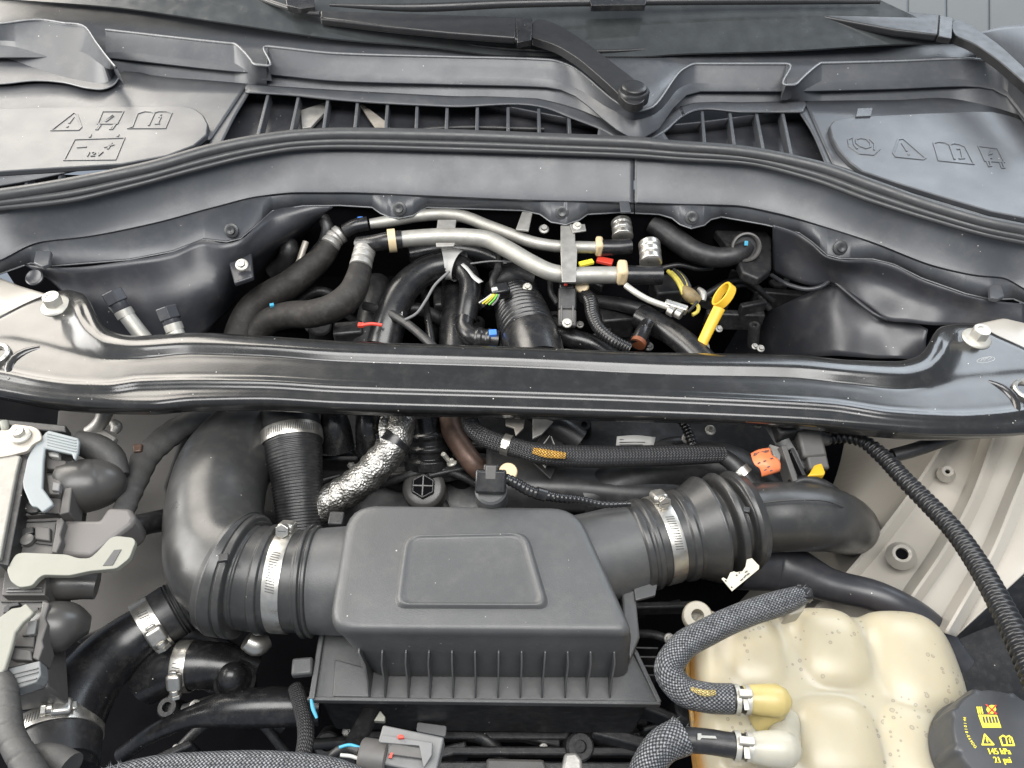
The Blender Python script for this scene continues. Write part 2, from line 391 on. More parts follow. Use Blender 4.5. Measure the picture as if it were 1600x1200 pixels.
for x0, x1 in ((-30, SEAM - 1), (SEAM + 1, 1630)):
    fa_ = f1(A, 1, False); tube('flange_edge', [P(x, fa_(x), -.0095) for x in lane(x0, x1, [p[0] for p in A], 150)], .0013, edge_m, cowl, seg=8, n=420, px=False)
for nm, x0, x1 in (('front_face', -30, SEAM - .8), ('front_face', SEAM + .8, 1630)):
    xs = lane(x0, x1, n=140)
    fb, fc = f1(B), f1(Cc)
    def mid(t, z): return [(x, fb(x) * (1 - t) + fc(x) * t, z) for x in np.linspace(-30, 1630, 80)]
    loft(nm, [[(x, y + 1.0, .021) for x, y in B], [(x, y - 2, .025) for x, y in B], mid(.15, .030), mid(.5, .048), mid(.85, .067), zr(Cc, .076), [(x, y - 12, .080) for x, y in Cc]], cowl_m, cowl, xs=xs, solid=.003)
# step at the seam
plate('seam_clip', [(968,314),(983,314),(986,331),(970,331)], .026, .004, cowl_m, cowl, bevel=.001)
# seal
def sealpath(x0, x1, t, dz=0, n=40):
    fc, fd = f1(Cc), f1(Dd)
    return [(x, fc(x) * (1 - t) + fd(x) * t, .096 + dz) for x in np.linspace(x0, x1, n)]
for lab, x0, x1, k in (('long ribbed black rubber hood seal running left of the cowl seam', -30, 1016, 1.0), ('black rubber hood seal on the cowl right of the seam, by the brake fluid cover', 1013, 1630, .93)):
    s = thing('hood_seal', lab, 'rubber seal', 'hood seals on the cowl')
    tube('bulb', sealpath(x0, x1, .66, .002), 10.5 * k, seal_m, s, seg=18, n=160)
    tube('rib', sealpath(x0, x1, .30, -.006), 6.0 * k, seal_m, s, seg=14, n=160)
    tube('lip', sealpath(x0, x1, .06, -.012), 4.5 * k, seal_m, s, seg=12, n=160)
# valley floor pieces (openings are left free where the grilles are)
ZF = .085
fF, fD, fC = f1(Ff), f1(Dd), f1(Cc)
def floor_piece(nm, xs, top, bot, z0=ZF, z1=ZF, m=cowl_m):
    R = [[P(x, top(x), z0) for x in xs], [P(x, top(x)*.5+bot(x)*.5, (z0+z1)/2) for x in xs], [P(x, bot(x), z1) for x in xs]]
    return loftw(nm, R, m, cowl, solid=.003)
fDb = lambda x: fC(x) * .45 + fD(x) * .55
ledge_top = f1([(-40,128),(60,124),(110,128),(150,139),(170,136),(189,116),(250,122),(371,132)])
# left tray (slants with the frame of the grille)
def quadgrid(nm, quads, m, par, zf, nx=24, ny=8, solid=.003):
    (a, b, c, d) = quads   # tl, tr, br, bl in px
    R = []
    for j in range(ny + 1):
        t = j / ny; row = []
        for i in range(nx + 1):
            s = i / nx
            x = (a[0]*(1-s)+b[0]*s)*(1-t)+(d[0]*(1-s)+c[0]*s)*t
            y = (a[1]*(1-s)+b[1]*s)*(1-t)+(d[1]*(1-s)+c[1]*s)*t
            row.append(P(x, y, zf(x, y)))
        R.append(row)
    return loftw(nm, R, m, par, solid=solid)
def fan(nm, top, bot, m, par, z, nx=60, ny=6, solid=.003):
    """surface between two pixel polylines (equal arclength matching) at height z"""
    T = catmull([(*p, 0) for p in top], nx); Bt = catmull([(*p, 0) for p in bot], nx)
    R = [[P(*(T[i][:2]*(1-t)+Bt[i][:2]*t), z if not callable(z) else z(t)) for i in range(nx)] for t in np.linspace(0, 1, ny)]
    return loftw(nm, R, m, par, solid=solid)
fan('tray', [(-40,128),(60,124),(110,128),(150,139),(170,136),(189,116),(250,122),(330,128),(388,133)], [(-40,298),(40,285),(130,266),(200,254),(240,246),(280,234),(300,228),(312,224),(330,219)], cowl_m, cowl, ZF, nx=80)
fan('tray', [(1256,160),(1330,159),(1397,158.5),(1482,156),(1532,165),(1600,186),(1640,205)], [(1300,258),(1330,268),(1364,285),(1430,308),(1480,325),(1549,346),(1640,365)], cowl_m, cowl, ZF, nx=80)
fan('grille_frame', [(383,133),(450,138),(530,143),(699,152),(854,159),(901,172),(952,192),(996,199),(1030,194),(1050,179),(1064,167)], [(384,146),(450,150),(530,158),(699,168),(864,174),(888,184),(935,202),(990,226),(1044,204),(1056,192),(1070,181)], cowl_m, cowl, ZF, nx=90)
fan('grille_frame', [(1060,170),(1075,165),(1161,162),(1262,160)], [(1066,184),(1080,177),(1161,177),(1254,177)], cowl_m, cowl, ZF, nx=60)
fan('grille_frame', [(371,132),(350,175),(325,228)], [(389,145),(368,180),(345,226)], cowl_m, cowl, ZF, nx=20)
fan('grille_frame', [(1250,176),(1268,205),(1290,256)], [(1269,160),(1288,200),(1312,262)], cowl_m, cowl, ZF, nx=20)
fan('grille_frame', [(935,201),(965,213),(1000,224),(1035,207)], [(931,226),(965,228),(1000,232),(1048,226)], cowl_m, cowl, ZF - .001, nx=20)
def bar(x0, y0, x1, y1, w=.006):
    p0, p1 = P(x0, y0 - 4, ZF - .002), P(x1, y1 + 8, ZF - .002)
    pbox('grille_slat', p0, p1, w, .022, cowl_m, cowl, bevel=.0012).location.z -= .010
for x0, y0, x1, y1 in ((420,148,402,207),(467,152,454,202),(513,155,505,199),(559,160,554,199),(606,163,602,200),(652,165,650,201),(699,168,697,202),(746,170,745,203),(794,172,794,205),(842,174,843,207),(889,184,891,209),(1097,177,1101,219),(1140,177,1148,224),(1181,176,1194,233),(1222,176,1238,241)):
    bar(x0, y0, x1, y1)
# slotted strip in front of the battery cover
for x0, y0, x1, y1 in ((46,272,38,290),(96,268,90,284)):
    bar(x0, y0 + 3, x1, y1, .005)
# drain chamber below the grilles
ch = plate('drain_chamber', [(300,110),(1330,120),(1345,275),(300,275)], -.0, .01, shield_m, cowl, bevel=0)
fan('chamber_rear', [(330,125),(700,150),(1000,195),(1300,160)], [(330,190),(700,200),(1000,245),(1300,225)], shield_m, cowl, lambda t: ZF - .004 - t * .11, nx=30)
plate('grille_mesh', [(330,120),(900,150),(960,190),(960,262),(320,262)], .050, .004, shield_m, cowl, bevel=0)
plate('grille_mesh', [(1040,150),(1275,145),(1318,285),(1040,275)], .050, .004, shield_m, cowl, bevel=0)
# wiper linkage seen through the slots
lk = thing('wiper_linkage', 'pale metal wiper linkage arm showing through the cowl grille slots', 'linkage')
plate('link_arm', [(560,160),(572,166),(606,192),(612,205),(590,205),(575,184)], .064, .004, tan_m, lk)
plate('link_bracket', [(470,172),(512,158),(516,166),(486,198),(472,200)], .062, .006, dull_m, lk)
tube('link_rod', [(620,206,.058),(700,200,.058),(850,202,.058)], 4, dark_m, lk, seg=10)
# upright wall behind the grilles with a painted top-edge highlight and two notches
def notch(x, c0, c1):
    return 1 if c0 <= x <= c1 else 0
gfun = f1(Gg)
def gtop(x):
    y = gfun(x)
    if 366 <= x <= 417:
        t = (x - 366) / 51; y += 30 * min(1, max(0, t / .62)) ** 1.3
    if 1230 <= x <= 1283:
        t = (1283 - x) / 53; y += 33 * min(1, max(0, t / .75)) ** 1.2
    return y
xsw = lane(165, 1640, [366, 366.5, 385, 416, 417.2, 1229.5, 1230.2, 1283], 300)
R = []
for t, z in ((-.02, ZF - .006), (.02, ZF + .001), (.25, ZF + .0125), (.5, ZF + .025), (.75, ZF + .0375), (.93, ZF + .0465), (.98, .1345)):
    R.append([P(x, fF(x) * (1 - t) + gtop(x) * t, z if t < .5 else z) for x in xsw])
R.append([P(x, gtop(x), .135) for x in xsw])
R.append([P(x, gtop(x), .135) + Vector((0, .004, .0)) for x in xsw])
R.append([P(x, gtop(x), .135) + Vector((0, .006, -.004)) for x in xsw])
R.append([P(x, gtop(x), .135) + Vector((0, .009, -.035)) for x in xsw])
loftw('rear_wall', R, cowl_m, cowl)
tube('wall_edge', [P(x, gtop(x) + .8, .1352) for x in xsw], .0019, edge_m, cowl, seg=8, n=700, px=False)
# left scoop end
sc_t = [(-40,40),(0,37),(66,31),(100,36),(131,41),(150,66),(168,90),(180,104)]
sc_m = [(-40,92),(0,90),(60,108),(100,120),(140,128),(158,130),(172,126),(181,112)]
sc_b = [(-40,131),(0,131),(60,126),(100,129),(140,138),(162,139),(178,132),(188,117)]
def up(seq, z): return [P(*p[:2], z) for p in catmull([(*q, 0) for q in seq], 50)]
Rt = up(sc_t, .145)
tube('wall_edge', Rt, .0018, edge_m, cowl, seg=8, n=90, px=False)
loftw('scoop_wall', [[p + Vector((0, .008, -.04)) for p in Rt], [p + Vector((0, .004, -.002)) for p in Rt], Rt, up([(x, y + 3) for x, y in sc_t], .142), up([(a[0]*.5+b[0]*.5, a[1]*.5+b[1]*.5) for a, b in zip(sc_t, sc_m)], .118), up(sc_m, .094), up([(x, y + 2) for x, y in sc_m], .0945), up(sc_b, .0955), up([(x, y + 3) for x, y in sc_b], .086)], cowl_m, cowl, angle=18)
tube('wall_edge', up(sc_b, .0955), .0014, edge_m, cowl, seg=8, n=80, px=False)
# shelf behind the wall up to the glass
sh = [(-60,-14),(60,-6),(169,2),(350,27),(540,54),(665,64),(800,79),(1000,80),(1060,76),(1229,71),(1397,61),(1500,58),(1660,50)]
fs = f1(sh)
xs2 = lane(-60, 1660, n=80)
gl = lambda x: (gtop(x) if x > 165 else f1(sc_t)(x))
loftw('glass_shelf', [[P(x, fs(x), .135) for x in xs2], [P(x, fs(x) + 4, .128) for x in xs2], [P(x, fs(x) * .5 + (gfun(x) if x > 170 else 46) * .5 + 10, .118) for x in xs2], [P(x, max(fs(x) + 8, (gfun(x) if x > 170 else 46)) + 45, .105) for x in xs2]], cowl_m, cowl, solid=.003)
# push pins along the flange
def pin(x, y, r=11):
    p = P(x, y, .006); k = mpp(p) * r
    o = lathe('push_pin', p, Vector((0, -1.0, .8)), [(-.002, k), (.0015, k), (.0025, k * .85), (.0025, k * .62), (.007, k * .55), (.0065, k * .2), (.005, 0)], seal_m, cowl, seg=20)
    return o
for x, y in ((362,360),(624,326),(878,332),(1081,340),(1313,387)): pin(x, y)
for pts in ([(56,391),(80,392),(76,412),(66,416),(52,410)], [(1546,445),(1564,443),(1570,463),(1560,467),(1548,465)]):
    plate('flange_clip', pts, .022, .008, cowl_m, cowl, bevel=.0015)
# service covers
ZC = .098
lc = plate('battery_cover', [(-40,170),(78,167),(287,165),(305,170),(318,180),(325,194),(323,210),(303,227),(260,243),(189,256),(90,262),(-40,270)], ZC, .010, cover_m, cowl, bevel=.002)
def grow(pts, k):
    c = np.mean(np.array(pts, float), axis=0); return [tuple(c + (np.array(p) - c) * np.array(k)) for p in pts]
plate('cover_gap_shade', [(-40,164),(78,161),(287,159),(309,165),(324,177),(332,194),(330,212),(309,231),(262,248),(189,261),(90,267),(-40,275)], ZF + .0015, .002, void_m, cowl, bevel=0)  # near-black plate stands in for the shade in the gap round each cover
plate('cover_gap_shade', [(1288,199),(1296,184),(1315,180),(1337,177),(1440,172),(1520,169),(1551,169),(1578,175),(1640,196),(1640,356),(1347,275),(1322,257),(1302,236),(1292,216)], ZF + .0015, .002, void_m, cowl, bevel=0)
rc = plate('brake_fluid_cover', [(1296,197),(1302,189),(1315,185),(1337,182),(1440,177),(1520,174),(1549,174),(1575,180),(1640,202),(1640,350),(1600,340),(1549,330),(1465,305),(1400,285),(1347,267),(1328,253),(1310,233),(1300,214)], ZC, .010, cover_m, cowl, bevel=.002)
plate('cover_tab', [(1340,169),(1364,168),(1361,181),(1337,182)], ZC + .003, .006, cover_m, cowl, bevel=.0008)
def q1(x, y): return (60 + x * .175, 150 + y * .175)
def q2(x, y): return (1290 + x * .19375, 160 + y * .19375)
def Z1(ls): return [[q1(*p) for p in l] for l in ls]
def Z2(ls): return [[q2(*p) for p in l] for l in ls]
icons = Z1([
 [(115,310),(320,150),(345,165),(385,280),(360,305),(115,310)], [(315,190),(275,245)], [(265,270),(255,280)],
 [(575,140),(760,140),(705,250),(530,250),(575,140)], [(660,170),(610,215),(670,185),(600,230)], [(545,255),(515,300),(530,300),(555,262)], [(680,255),(640,298),(660,298),(690,255)],
 [(885,160),(950,138),(1010,142),(1030,152),(1080,138),(1150,140),(1190,155),(1135,290),(800,292),(840,275),(885,160)], [(1035,155),(985,265)], [(1075,190),(1095,190),(1065,248)], [(1040,250),(1085,248)], [(1092,168),(1098,172)],
 [(325,390),(770,375),(690,570),(230,575),(325,390)], [(470,345),(460,370)], [(715,345),(708,365)], [(345,460),(430,455)], [(585,460),(680,435)], [(655,420),(620,475)]])
strokes('embossed_symbols', icons, ZC + .0001, .0024, cover_m, lc, hgt=.0012)
icons2 = Z2([
 [(215,285),(180,300),(190,355),(275,415),(385,425),(435,378)], [(245,300),(280,290),(330,298),(362,330),(360,360),(325,372),(280,355),(248,330),(245,300)], [(222,300),(228,340),(255,375)], [(355,298),(395,335),(390,385)],
 [(585,300),(545,410),(565,440),(785,462),(805,450),(625,295),(585,300)], [(615,330),(655,395)], [(660,415),(675,425)],
 [(870,330),(910,320),(960,325),(1000,345),(1030,332),(1080,340),(1125,360),(1195,500),(910,470),(870,330)], [(1000,345),(1040,460)], [(1060,380),(1085,375),(1105,450)], [(1075,455),(1120,452)],
 [(1230,355),(1385,375),(1440,485),(1285,475),(1230,355)], [(1335,385),(1315,425),(1350,415),(1335,455)], [(1300,478),(1315,518),(1335,515),(1325,480)], [(1405,488),(1420,530),(1442,530),(1428,488)]])
strokes('embossed_symbols', icons2, ZC + .0001, .0024, cover_m, rc, hgt=.0012)
t0, t1, t2 = P(*q1(415, 540), ZC), P(*q1(560, 538), ZC), P(*q1(440, 490), ZC)
text_mesh('embossed_symbols', '12V', t0 + Vector((0, 0, .0006)), t1 - t0, t2 - t0, (t2 - t0).length * 1.1, cover_m, lc, depth=.0016, squeeze=.95)
# ------------------------------------------------------------------ windscreen, wipers, wall behind
gtopz = []
g0 = [P(x, fs(x) + 2, .134) for x in xs2]
gw = thing('windshield', 'dark glossy windshield glass along the top edge behind the wipers', 'windshield')
gp0 = P(800, fs(800) + 2, .134); gn = Vector((0, -.42, .9)).normalized()
def onglass(x, y):
    d = ray(x, y); return CP + d * ((gp0 - CP).dot(gn) / d.dot(gn))
gxs = np.linspace(-60, 1495, 60)
loftw('glass_pane', [[onglass(x, fs(x) + 8) for x in gxs]] + [[onglass(-60 + (x + 60) * ((1495 - t * 2.14 * 306) + 60) / 1555, fs(x) * (1 - t) + t * -250 - 2) for x in gxs] for t in (.1, .3, .6, 1)], glass_m, gw, solid=.004, smooth=False)
tube('glass_edge', [(-60,-16,.138),(60,-8,.138),(169,0,.138),(350,25,.138),(540,52,.138),(665,62,.138),(800,77,.138),(1000,78,.138),(1060,74,.138),(1229,69,.138),(1397,59,.138),(1500,56,.138),(1660,48,.138)], 2.5, rubber_m, gw, seg=8, n=80)
def wiper(lab, arm, cap, hinge, bladearm, z):
    w = thing('windshield_wiper', lab, 'wiper', 'windshield wipers')
    plate('arm', rnd(arm, 14, 4), z, .016, wiper_m, w, bevel=.005, bseg=5)
    plate('blade_carrier', bladearm, z + .004, .014, wiper_m, w, bevel=.004, bseg=4)
    h = plate('hinge', hinge, z + .005, .012, gloss_m, w, bevel=.0015)
    if cap:
        p = P(*cap[:2], z + .001); k = mpp(p)
        lathe('pivot_cap', p, Vector((0, 0, 1)), [(-.014, 25*k), (.001, 25*k), (.004, 23*k), (.0045, 20*k), (.0035, 19.5*k), (.0085, 19*k), (.0105, 17*k), (.0112, 12*k), (.0115, 0)], wiper_m, w, seg=36)
    return w
w1 = wiper('black windshield wiper whose arm bends down to a round pivot cap mid cowl', [(832,32),(846,29),(868,36),(905,58),(950,92),(990,122),(1008,140),(1008,158),(994,164),(978,160),(966,146),(940,122),(905,92),(870,70),(838,60),(830,58)], (990,143), [(806,26),(832,28),(830,62),(808,66)], [(500,16),(600,19),(808,26),(806,58),(700,50),(600,40),(500,28)], .168)
tube('wire_arm', [(500,22,.178),(480,20,.178),(450,12,.178),(420,2,.178),(395,-8,.178)], 4.5, wiper_m, w1, seg=10)
cyl('hinge_pin', P(805,62,.168), P(822,64,.168), .005, gloss_m, w1)
w2 = wiper('black windshield wiper entering from the right edge with a pale sheen on its arm', [(1486,32),(1500,29),(1520,40),(1560,68),(1600,104),(1640,150),(1640,168),(1600,128),(1558,92),(1520,66),(1488,54)], None, [(1468,23),(1490,28),(1487,60),(1466,56)], [(1180,2),(1300,8),(1470,22),(1466,54),(1400,46),(1280,24),(1180,10)], .172)
tube('wire_arm', [(1180,6,.18),(1150,0,.18),(1120,-8,.18)], 4, wiper_m, w2, seg=10)
wb = thing('wiper_strip', 'long slim wiper blade lying across the very top of the glass', 'wiper blade')
tube('spine', [(515,8,.20),(640,12,.20),(800,6,.20),(1000,3,.20),(1200,2,.20),(1375,3,.20)], [2, 6, 6, 5.5, 5, 3], wiper_m, wb, seg=12, flat=.6)
plate('centre_mount', [(920,-6),(1012,-6),(1008,7),(924,8)], .206, .012, gloss_m, wb)
# end of the other wiper's blade clip near the top left
bc = thing('blade_clip', 'small shiny clip on the wiper at the top left of the glass', 'clip')
plate('clip_body', [(446,-4),(490,-4),(492,10),(470,13),(448,8)], .19, .01, gloss_m, bc)
# pale siding wall beyond the car at the top right
sw = thing('siding_wall', 'pale grey ribbed siding wall far behind the car at top right', 'wall')
for i, (x0, x1) in enumerate(((1365,1418),(1420,1478),(1480,1545),(1547,1640))):
    q = [PY(x0, 60, 2.0), PY(x1, 60, 2.0), PY(x1, -90, 2.0), PY(x0, -90, 2.0)]
    plate('siding_board', q, 0, .02, wall_m, sw, bevel=.006, down=Vector((0, 1, 0)))
# dark blue-grey fender crest at the right edge
fd = loft('fender_crest', [[(1525,52,.150),(1570,42,.150),(1660,34,.150)], [(1525,56,.146),(1570,48,.146),(1660,42,.146)], [(1525,110,.120),(1570,120,.120),(1660,215,.120)]], cover_m, None, n=20, solid=.003)
tag(fd, 'smooth blue grey body panel at the right edge beside the wiper arm', 'body panel')
# ================================================================== strut brace
b_back = [(-40,520,-.006),(0,497,-.006),(75,463,-.006),(105,456,-.006),(128,461,-.004),(140,475,-.004),(150,496,-.006),(168,517,-.008),(210,527,-.008),(300,522,-.008),(405,527,-.008),(530,535,-.008),(800,544,-.008),(1060,554,-.008),(1229,556,-.008),(1330,565,-.008),(1400,567,-.008),(1435,559,-.008),(1452,541,-.006),(1460,524,-.004),(1472,513,-.004),(1495,510,-.006),(1519,510,-.006),(1560,528,-.006),(1600,546,-.006),(1640,566,-.006)]
b_c0 = [(-40,524,-.004),(0,501,-.004),(75,468,-.004),(105,462,-.004),(122,472,.0035),(132,490,.0035),(143,508,.0035),(165,527,.0035),(210,535,.0030),(300,530,.0012),(405,535,.0012),(530,542,.0012),(800,551,.0012),(1060,561,.0012),(1229,564,.0012),(1330,573,.0030),(1405,577,.0035),(1445,568,.0035),(1463,550,.0035),(1472,531,.0035),(1482,520,.0),(1500,513,-.004),(1521,514,-.004),(1560,532,-.004),(1600,550,-.004),(1640,570,-.004)]
b_c1 = [(-40,528,-.004),(0,506,-.004),(70,474,-.004),(102,470,-.004),(112,486,.002),(121,506,.0035),(135,524,.0035),(165,540,.0035),(215,545,.0030),(300,541,.0012),(405,545,.0012),(530,553,.0012),(800,562,.0012),(1060,573,.0012),(1229,576,.0012),(1330,585,.0030),(1410,590,.0035),(1456,578,.0035),(1476,560,.0035),(1486,540,.002),(1496,528,-.004),(1512,522,-.004),(1530,526,-.004),(1560,538,-.004),(1600,556,-.004),(1640,576,-.004)]
b_v0 = [(-40,546,-.006),(0,524,-.005),(60,532,-.005),(100,543,-.005),(135,553,-.005),(170,562,-.006),(215,560,-.0055),(300,553,-.0055),(405,556,-.0055),(530,565,-.0055),(800,574,-.0055),(1060,586,-.0055),(1229,590,-.0055),(1330,600,-.0055),(1410,608,-.006),(1460,600,-.005),(1500,586,-.005),(1560,580,-.005),(1600,577,-.005),(1640,580,-.006)]
ridge = [(-40,578),(0,584),(67,597),(120,603),(169,604),(219,598),(304,596),(400,597),(530,604),(800,612),(1060,621),(1195,627),(1296,633),(1397,647),(1499,652),(1566,648),(1600,643),(1640,637)]
front = [(-40,606),(0,612),(67,623),(152,631),(236,635),(304,629),(405,627),(530,633),(800,641),(1060,649),(1160,653),(1262,658),(1364,666),(1465,673),(1540,674),(1600,671),(1640,667)]
under = [(-40,616),(0,622),(101,640),(169,645),(236,646),(304,641),(405,640),(530,646),(800,652),(1060,659),(1160,662),(1262,669),(1364,681),(1440,686),(1499,685),(1560,681),(1600,677),(1640,671)]
def sh_(pts, dy, z): return [(p[0], p[1] + dy, z) for p in pts]
brace = thing('strut_brace', 'glossy black pressed steel brace bar bolted across the engine bay', 'strut brace')
def fx(t, z, g=None):
    fa, fb = f1(b_v0), f1(ridge)
    return [(x, fa(x) * (1 - t) + (fb(x) - 8) * t, z) for x in np.linspace(-40, 1640, 60)]
f_c1, f_v0, z_c1, z_v0 = f1(b_c1), f1(b_v0), f1(b_c1, 2), f1(b_v0, 2)
def band(t): return [(x, f_c1(x) * (1 - t) + f_v0(x) * t, z_c1(x) * (1 - t) + z_v0(x) * t) for x in np.linspace(-40, 1640, 90)]
rows = [sh_(b_back, 2, -.020), b_back, b_c0, b_c1, band(.2), band(.5), band(.85), b_v0, fx(.12, -.0060), fx(.45, -.0066), fx(.85, -.0074), sh_(ridge, -8, -.0077), sh_(ridge, -3, -.0062), sh_(ridge, 0, -.0056), sh_(ridge, 3, -.0072), sh_(ridge, 8, -.0100)]
ff, fr = f1(front), f1(ridge)
rows += [[(x, fr(x) * .35 + ff(x) * .65, -.0118) for x in np.linspace(-40, 1640, 60)], sh_(front, -3, -.0130), sh_(front, 1.5, -.0165), sh_(under, 0, -.034)]
rows[0] = [(x, y + 2, -.024) for x, y, z in b_back]
loft('brace_plate', rows, brace_m, brace, xs=lane(-40, 1640, n=300), cross=4, angle=60, solid=.0022)
for (x, y, r) in ((88,473,22),(1525,524,22)):
    p = P(x, y + 6, -.003); bolt('bolt', p, Vector((0, 0, 1)), r * mpp(p), bolt_m, brace, h=.7)
for (x, y, r) in ((-8,552,22),(1606,608,22)):
    p = P(x, y, .0); k = mpp(p) * r
    lathe('grommet', p, Vector((0, 0, 1)), [(-.012, k), (.0, k), (.002, k * .9), (.001, k * .7), (-.006, k * .6), (-.006, 0)], steel_m, brace, seg=28)
# raised curved beads at both ends of the pressing
tube('pressed_bead', [(18,592,-.008),(14,575,-.006),(22,560,-.004),(40,549,-.004),(62,543,-.005)], [5, 7, 7, 6, 4], brace_m, brace, seg=14, flat=.5)
tube('pressed_bead', [(1544,597,-.006),(1562,604,-.004),(1578,616,-.004),(1587,632,-.005),(1588,646,-.008)], [4, 6, 7, 7, 5], brace_m, brace, seg=14, flat=.5)
# small oval stamp
ov = [(1540 + 14 * math.cos(t), 563 + 4.2 * math.sin(t) - 2 * math.cos(t)) for t in np.linspace(0, 2 * math.pi, 25)]
strokes('stamped_oval', [ov, [(1531,565),(1535,561),(1537,564),(1541,560),(1544,563),(1549,559)], [(1533,562),(1547,558)]], -.0035, .0004, white_m, brace, lift=.0008)
# ================================================================== bay walls (setting)
def st(o): o['kind'] = 'structure'; return o
st(plate('bay_floor', [Vector((-1.2, -1.0, -.52)), Vector((1.2, -1.0, -.52)), Vector((1.2, .7, -.52)), Vector((-1.2, .7, -.52))], 0, .02, void_m, None, bevel=0))
st(plate('firewall', [Vector((-1.0, .42, .02)), Vector((1.0, .42, .02)), Vector((1.0, .42, -.55)), Vector((-1.0, .42, -.55))], 0, .02, void_m, None, bevel=0, down=Vector((0, 1, 0))))
# ------------------------------------------------------------------ more helpers and materials
def proj(p):
    d = RM.to_3x3().inverted() @ (Vector(p) - CP)
    return 800 + d.x / -d.z * FPX, 600 - d.y / -d.z * FPX
def ang_for(p, a, r, px, py):
    a, u, v = frame(a, CP - Vector(p)); best = None
    for k in range(-60, 61):
        th = k * math.pi / 110
        x, y = proj(Vector(p) + (u * math.cos(th) + v * math.sin(th)) * r)
        d = (x - px) ** 2 + (y - py) ** 2
        if best is None or d < best[0]: best = (d, th)
    return best[1]
def rprof(ts, rs): return lambda s, th, t: float(np.interp(t, ts, rs))
def braid_mat(name, base, fleck, n=26, pitch=.0045, amount=.55):
    m = bpy.data.materials.new(name); m.use_nodes = True; nt = m.node_tree; N = nt.nodes; L = nt.links; b = N['Principled BSDF']
    uv = N.new('ShaderNodeUVMap'); sx = N.new('ShaderNodeSeparateXYZ'); L.new(uv.outputs[0], sx.inputs[0])
    def mth(op, a, c=None):
        k = N.new('ShaderNodeMath'); k.operation = op
        for i, q in enumerate((a, c)):
            if q is None: continue
            if isinstance(q, (int, float)): k.inputs[i].default_value = q
            else: L.new(q, k.inputs[i])
        return k.outputs[0]
    U = mth('MULTIPLY', sx.outputs[0], float(n)); V = mth('MULTIPLY', sx.outputs[1], 1 / pitch)
    s1 = mth('ABSOLUTE', mth('SINE', mth('MULTIPLY', mth('ADD', U, V), math.pi)))
    s2 = mth('ABSOLUTE', mth('SINE', mth('MULTIPLY', mth('SUBTRACT', U, V), math.pi)))
    over = mth('GREATER_THAN', mth('SINE', mth('MULTIPLY', U, 2 * math.pi)), 0.0)
    h = mth('MAXIMUM', mth('MULTIPLY', s1, over), mth('MULTIPLY', s2, mth('SUBTRACT', 1.0, over)))
    h2 = mth('MAXIMUM', h, mth('MULTIPLY', mth('MINIMUM', s1, s2), .8))
    nz = N.new('ShaderNodeTexNoise'); nz.inputs['Scale'].default_value = 90; nz.inputs['Detail'].default_value = 4
    tc = N.new('ShaderNodeTexCoord'); L.new(tc.outputs['Object'], nz.inputs['Vector'])
    wn = N.new('ShaderNodeTexWhiteNoise'); wn.noise_dimensions = '2D'
    cv = N.new('ShaderNodeCombineXYZ'); L.new(mth('FLOOR', mth('ADD', U, V)), cv.inputs[0]); L.new(mth('FLOOR', mth('SUBTRACT', U, V)), cv.inputs[1])
    L.new(cv.outputs[0], wn.inputs['Vector'])
    pick = mth('MULTIPLY', mth('ADD', mth('MULTIPLY', wn.outputs['Value'], .55), mth('MULTIPLY', nz.outputs['Fac'], .8)), amount)
    f = mth('MINIMUM', mth('MULTIPLY', pick, mth('POWER', mth('MULTIPLY', s1, s2), 1.5)), 1.0)
    mx = N.new('ShaderNodeMix'); mx.data_type = 'RGBA'; mx.inputs['A'].default_value = (*base, 1); mx.inputs['B'].default_value = (*fleck, 1)
    L.new(f, mx.inputs['Factor']); L.new(mx.outputs['Result'], b.inputs['Base Color'])
    b.inputs['Roughness'].default_value = .38
    bp = N.new('ShaderNodeBump'); bp.inputs['Strength'].default_value = .9; bp.inputs['Distance'].default_value = .0012
    L.new(h2, bp.inputs['Height']); L.new(bp.outputs[0], b.inputs['Normal'])
    return m
braid_m = braid_mat('braided_sleeve', (.014, .015, .017), (.30, .31, .33), 24, .0046, .85)
braid2_m = braid_mat('fine_braid', (.012, .012, .013), (.075, .075, .08), 22, .0045, .9)
braidy_m = braid_mat('yellow_tracer', (.10, .08, .03), (.75, .58, .22), 8, .0045, 1.8)
braido_m = braid_mat('orange_tracer', (.05, .03, .01), (.80, .42, .05), 8, .0045, 1.6)
def foil_mat():
    m = mat('foil_wrap', (.36, .35, .33), .44, metal=1, var=.15, vscale=120, rvar=.1)
    N = m.node_tree.nodes; L = m.node_tree.links; b = N['Principled BSDF']
    tc = N.new('ShaderNodeTexCoord'); v = N.new('ShaderNodeTexVoronoi'); v.inputs['Scale'].default_value = 260; v.feature = 'F1'
    n = N.new('ShaderNodeTexNoise'); n.inputs['Scale'].default_value = 110; n.inputs['Detail'].default_value = 5
    L.new(tc.outputs['Object'], v.inputs['Vector']); L.new(tc.outputs['Object'], n.inputs['Vector'])
    a = N.new('ShaderNodeMath'); a.operation = 'ADD'; L.new(v.outputs['Distance'], a.inputs[0]); L.new(n.outputs['Fac'], a.inputs[1])
    bp = N.new('ShaderNodeBump'); bp.inputs['Strength'].default_value = .42; bp.inputs['Distance'].default_value = .003
    L.new(a.outputs[0], bp.inputs['Height']); L.new(bp.outputs[0], b.inputs['Normal'])
    return m
foil_m = foil_mat()
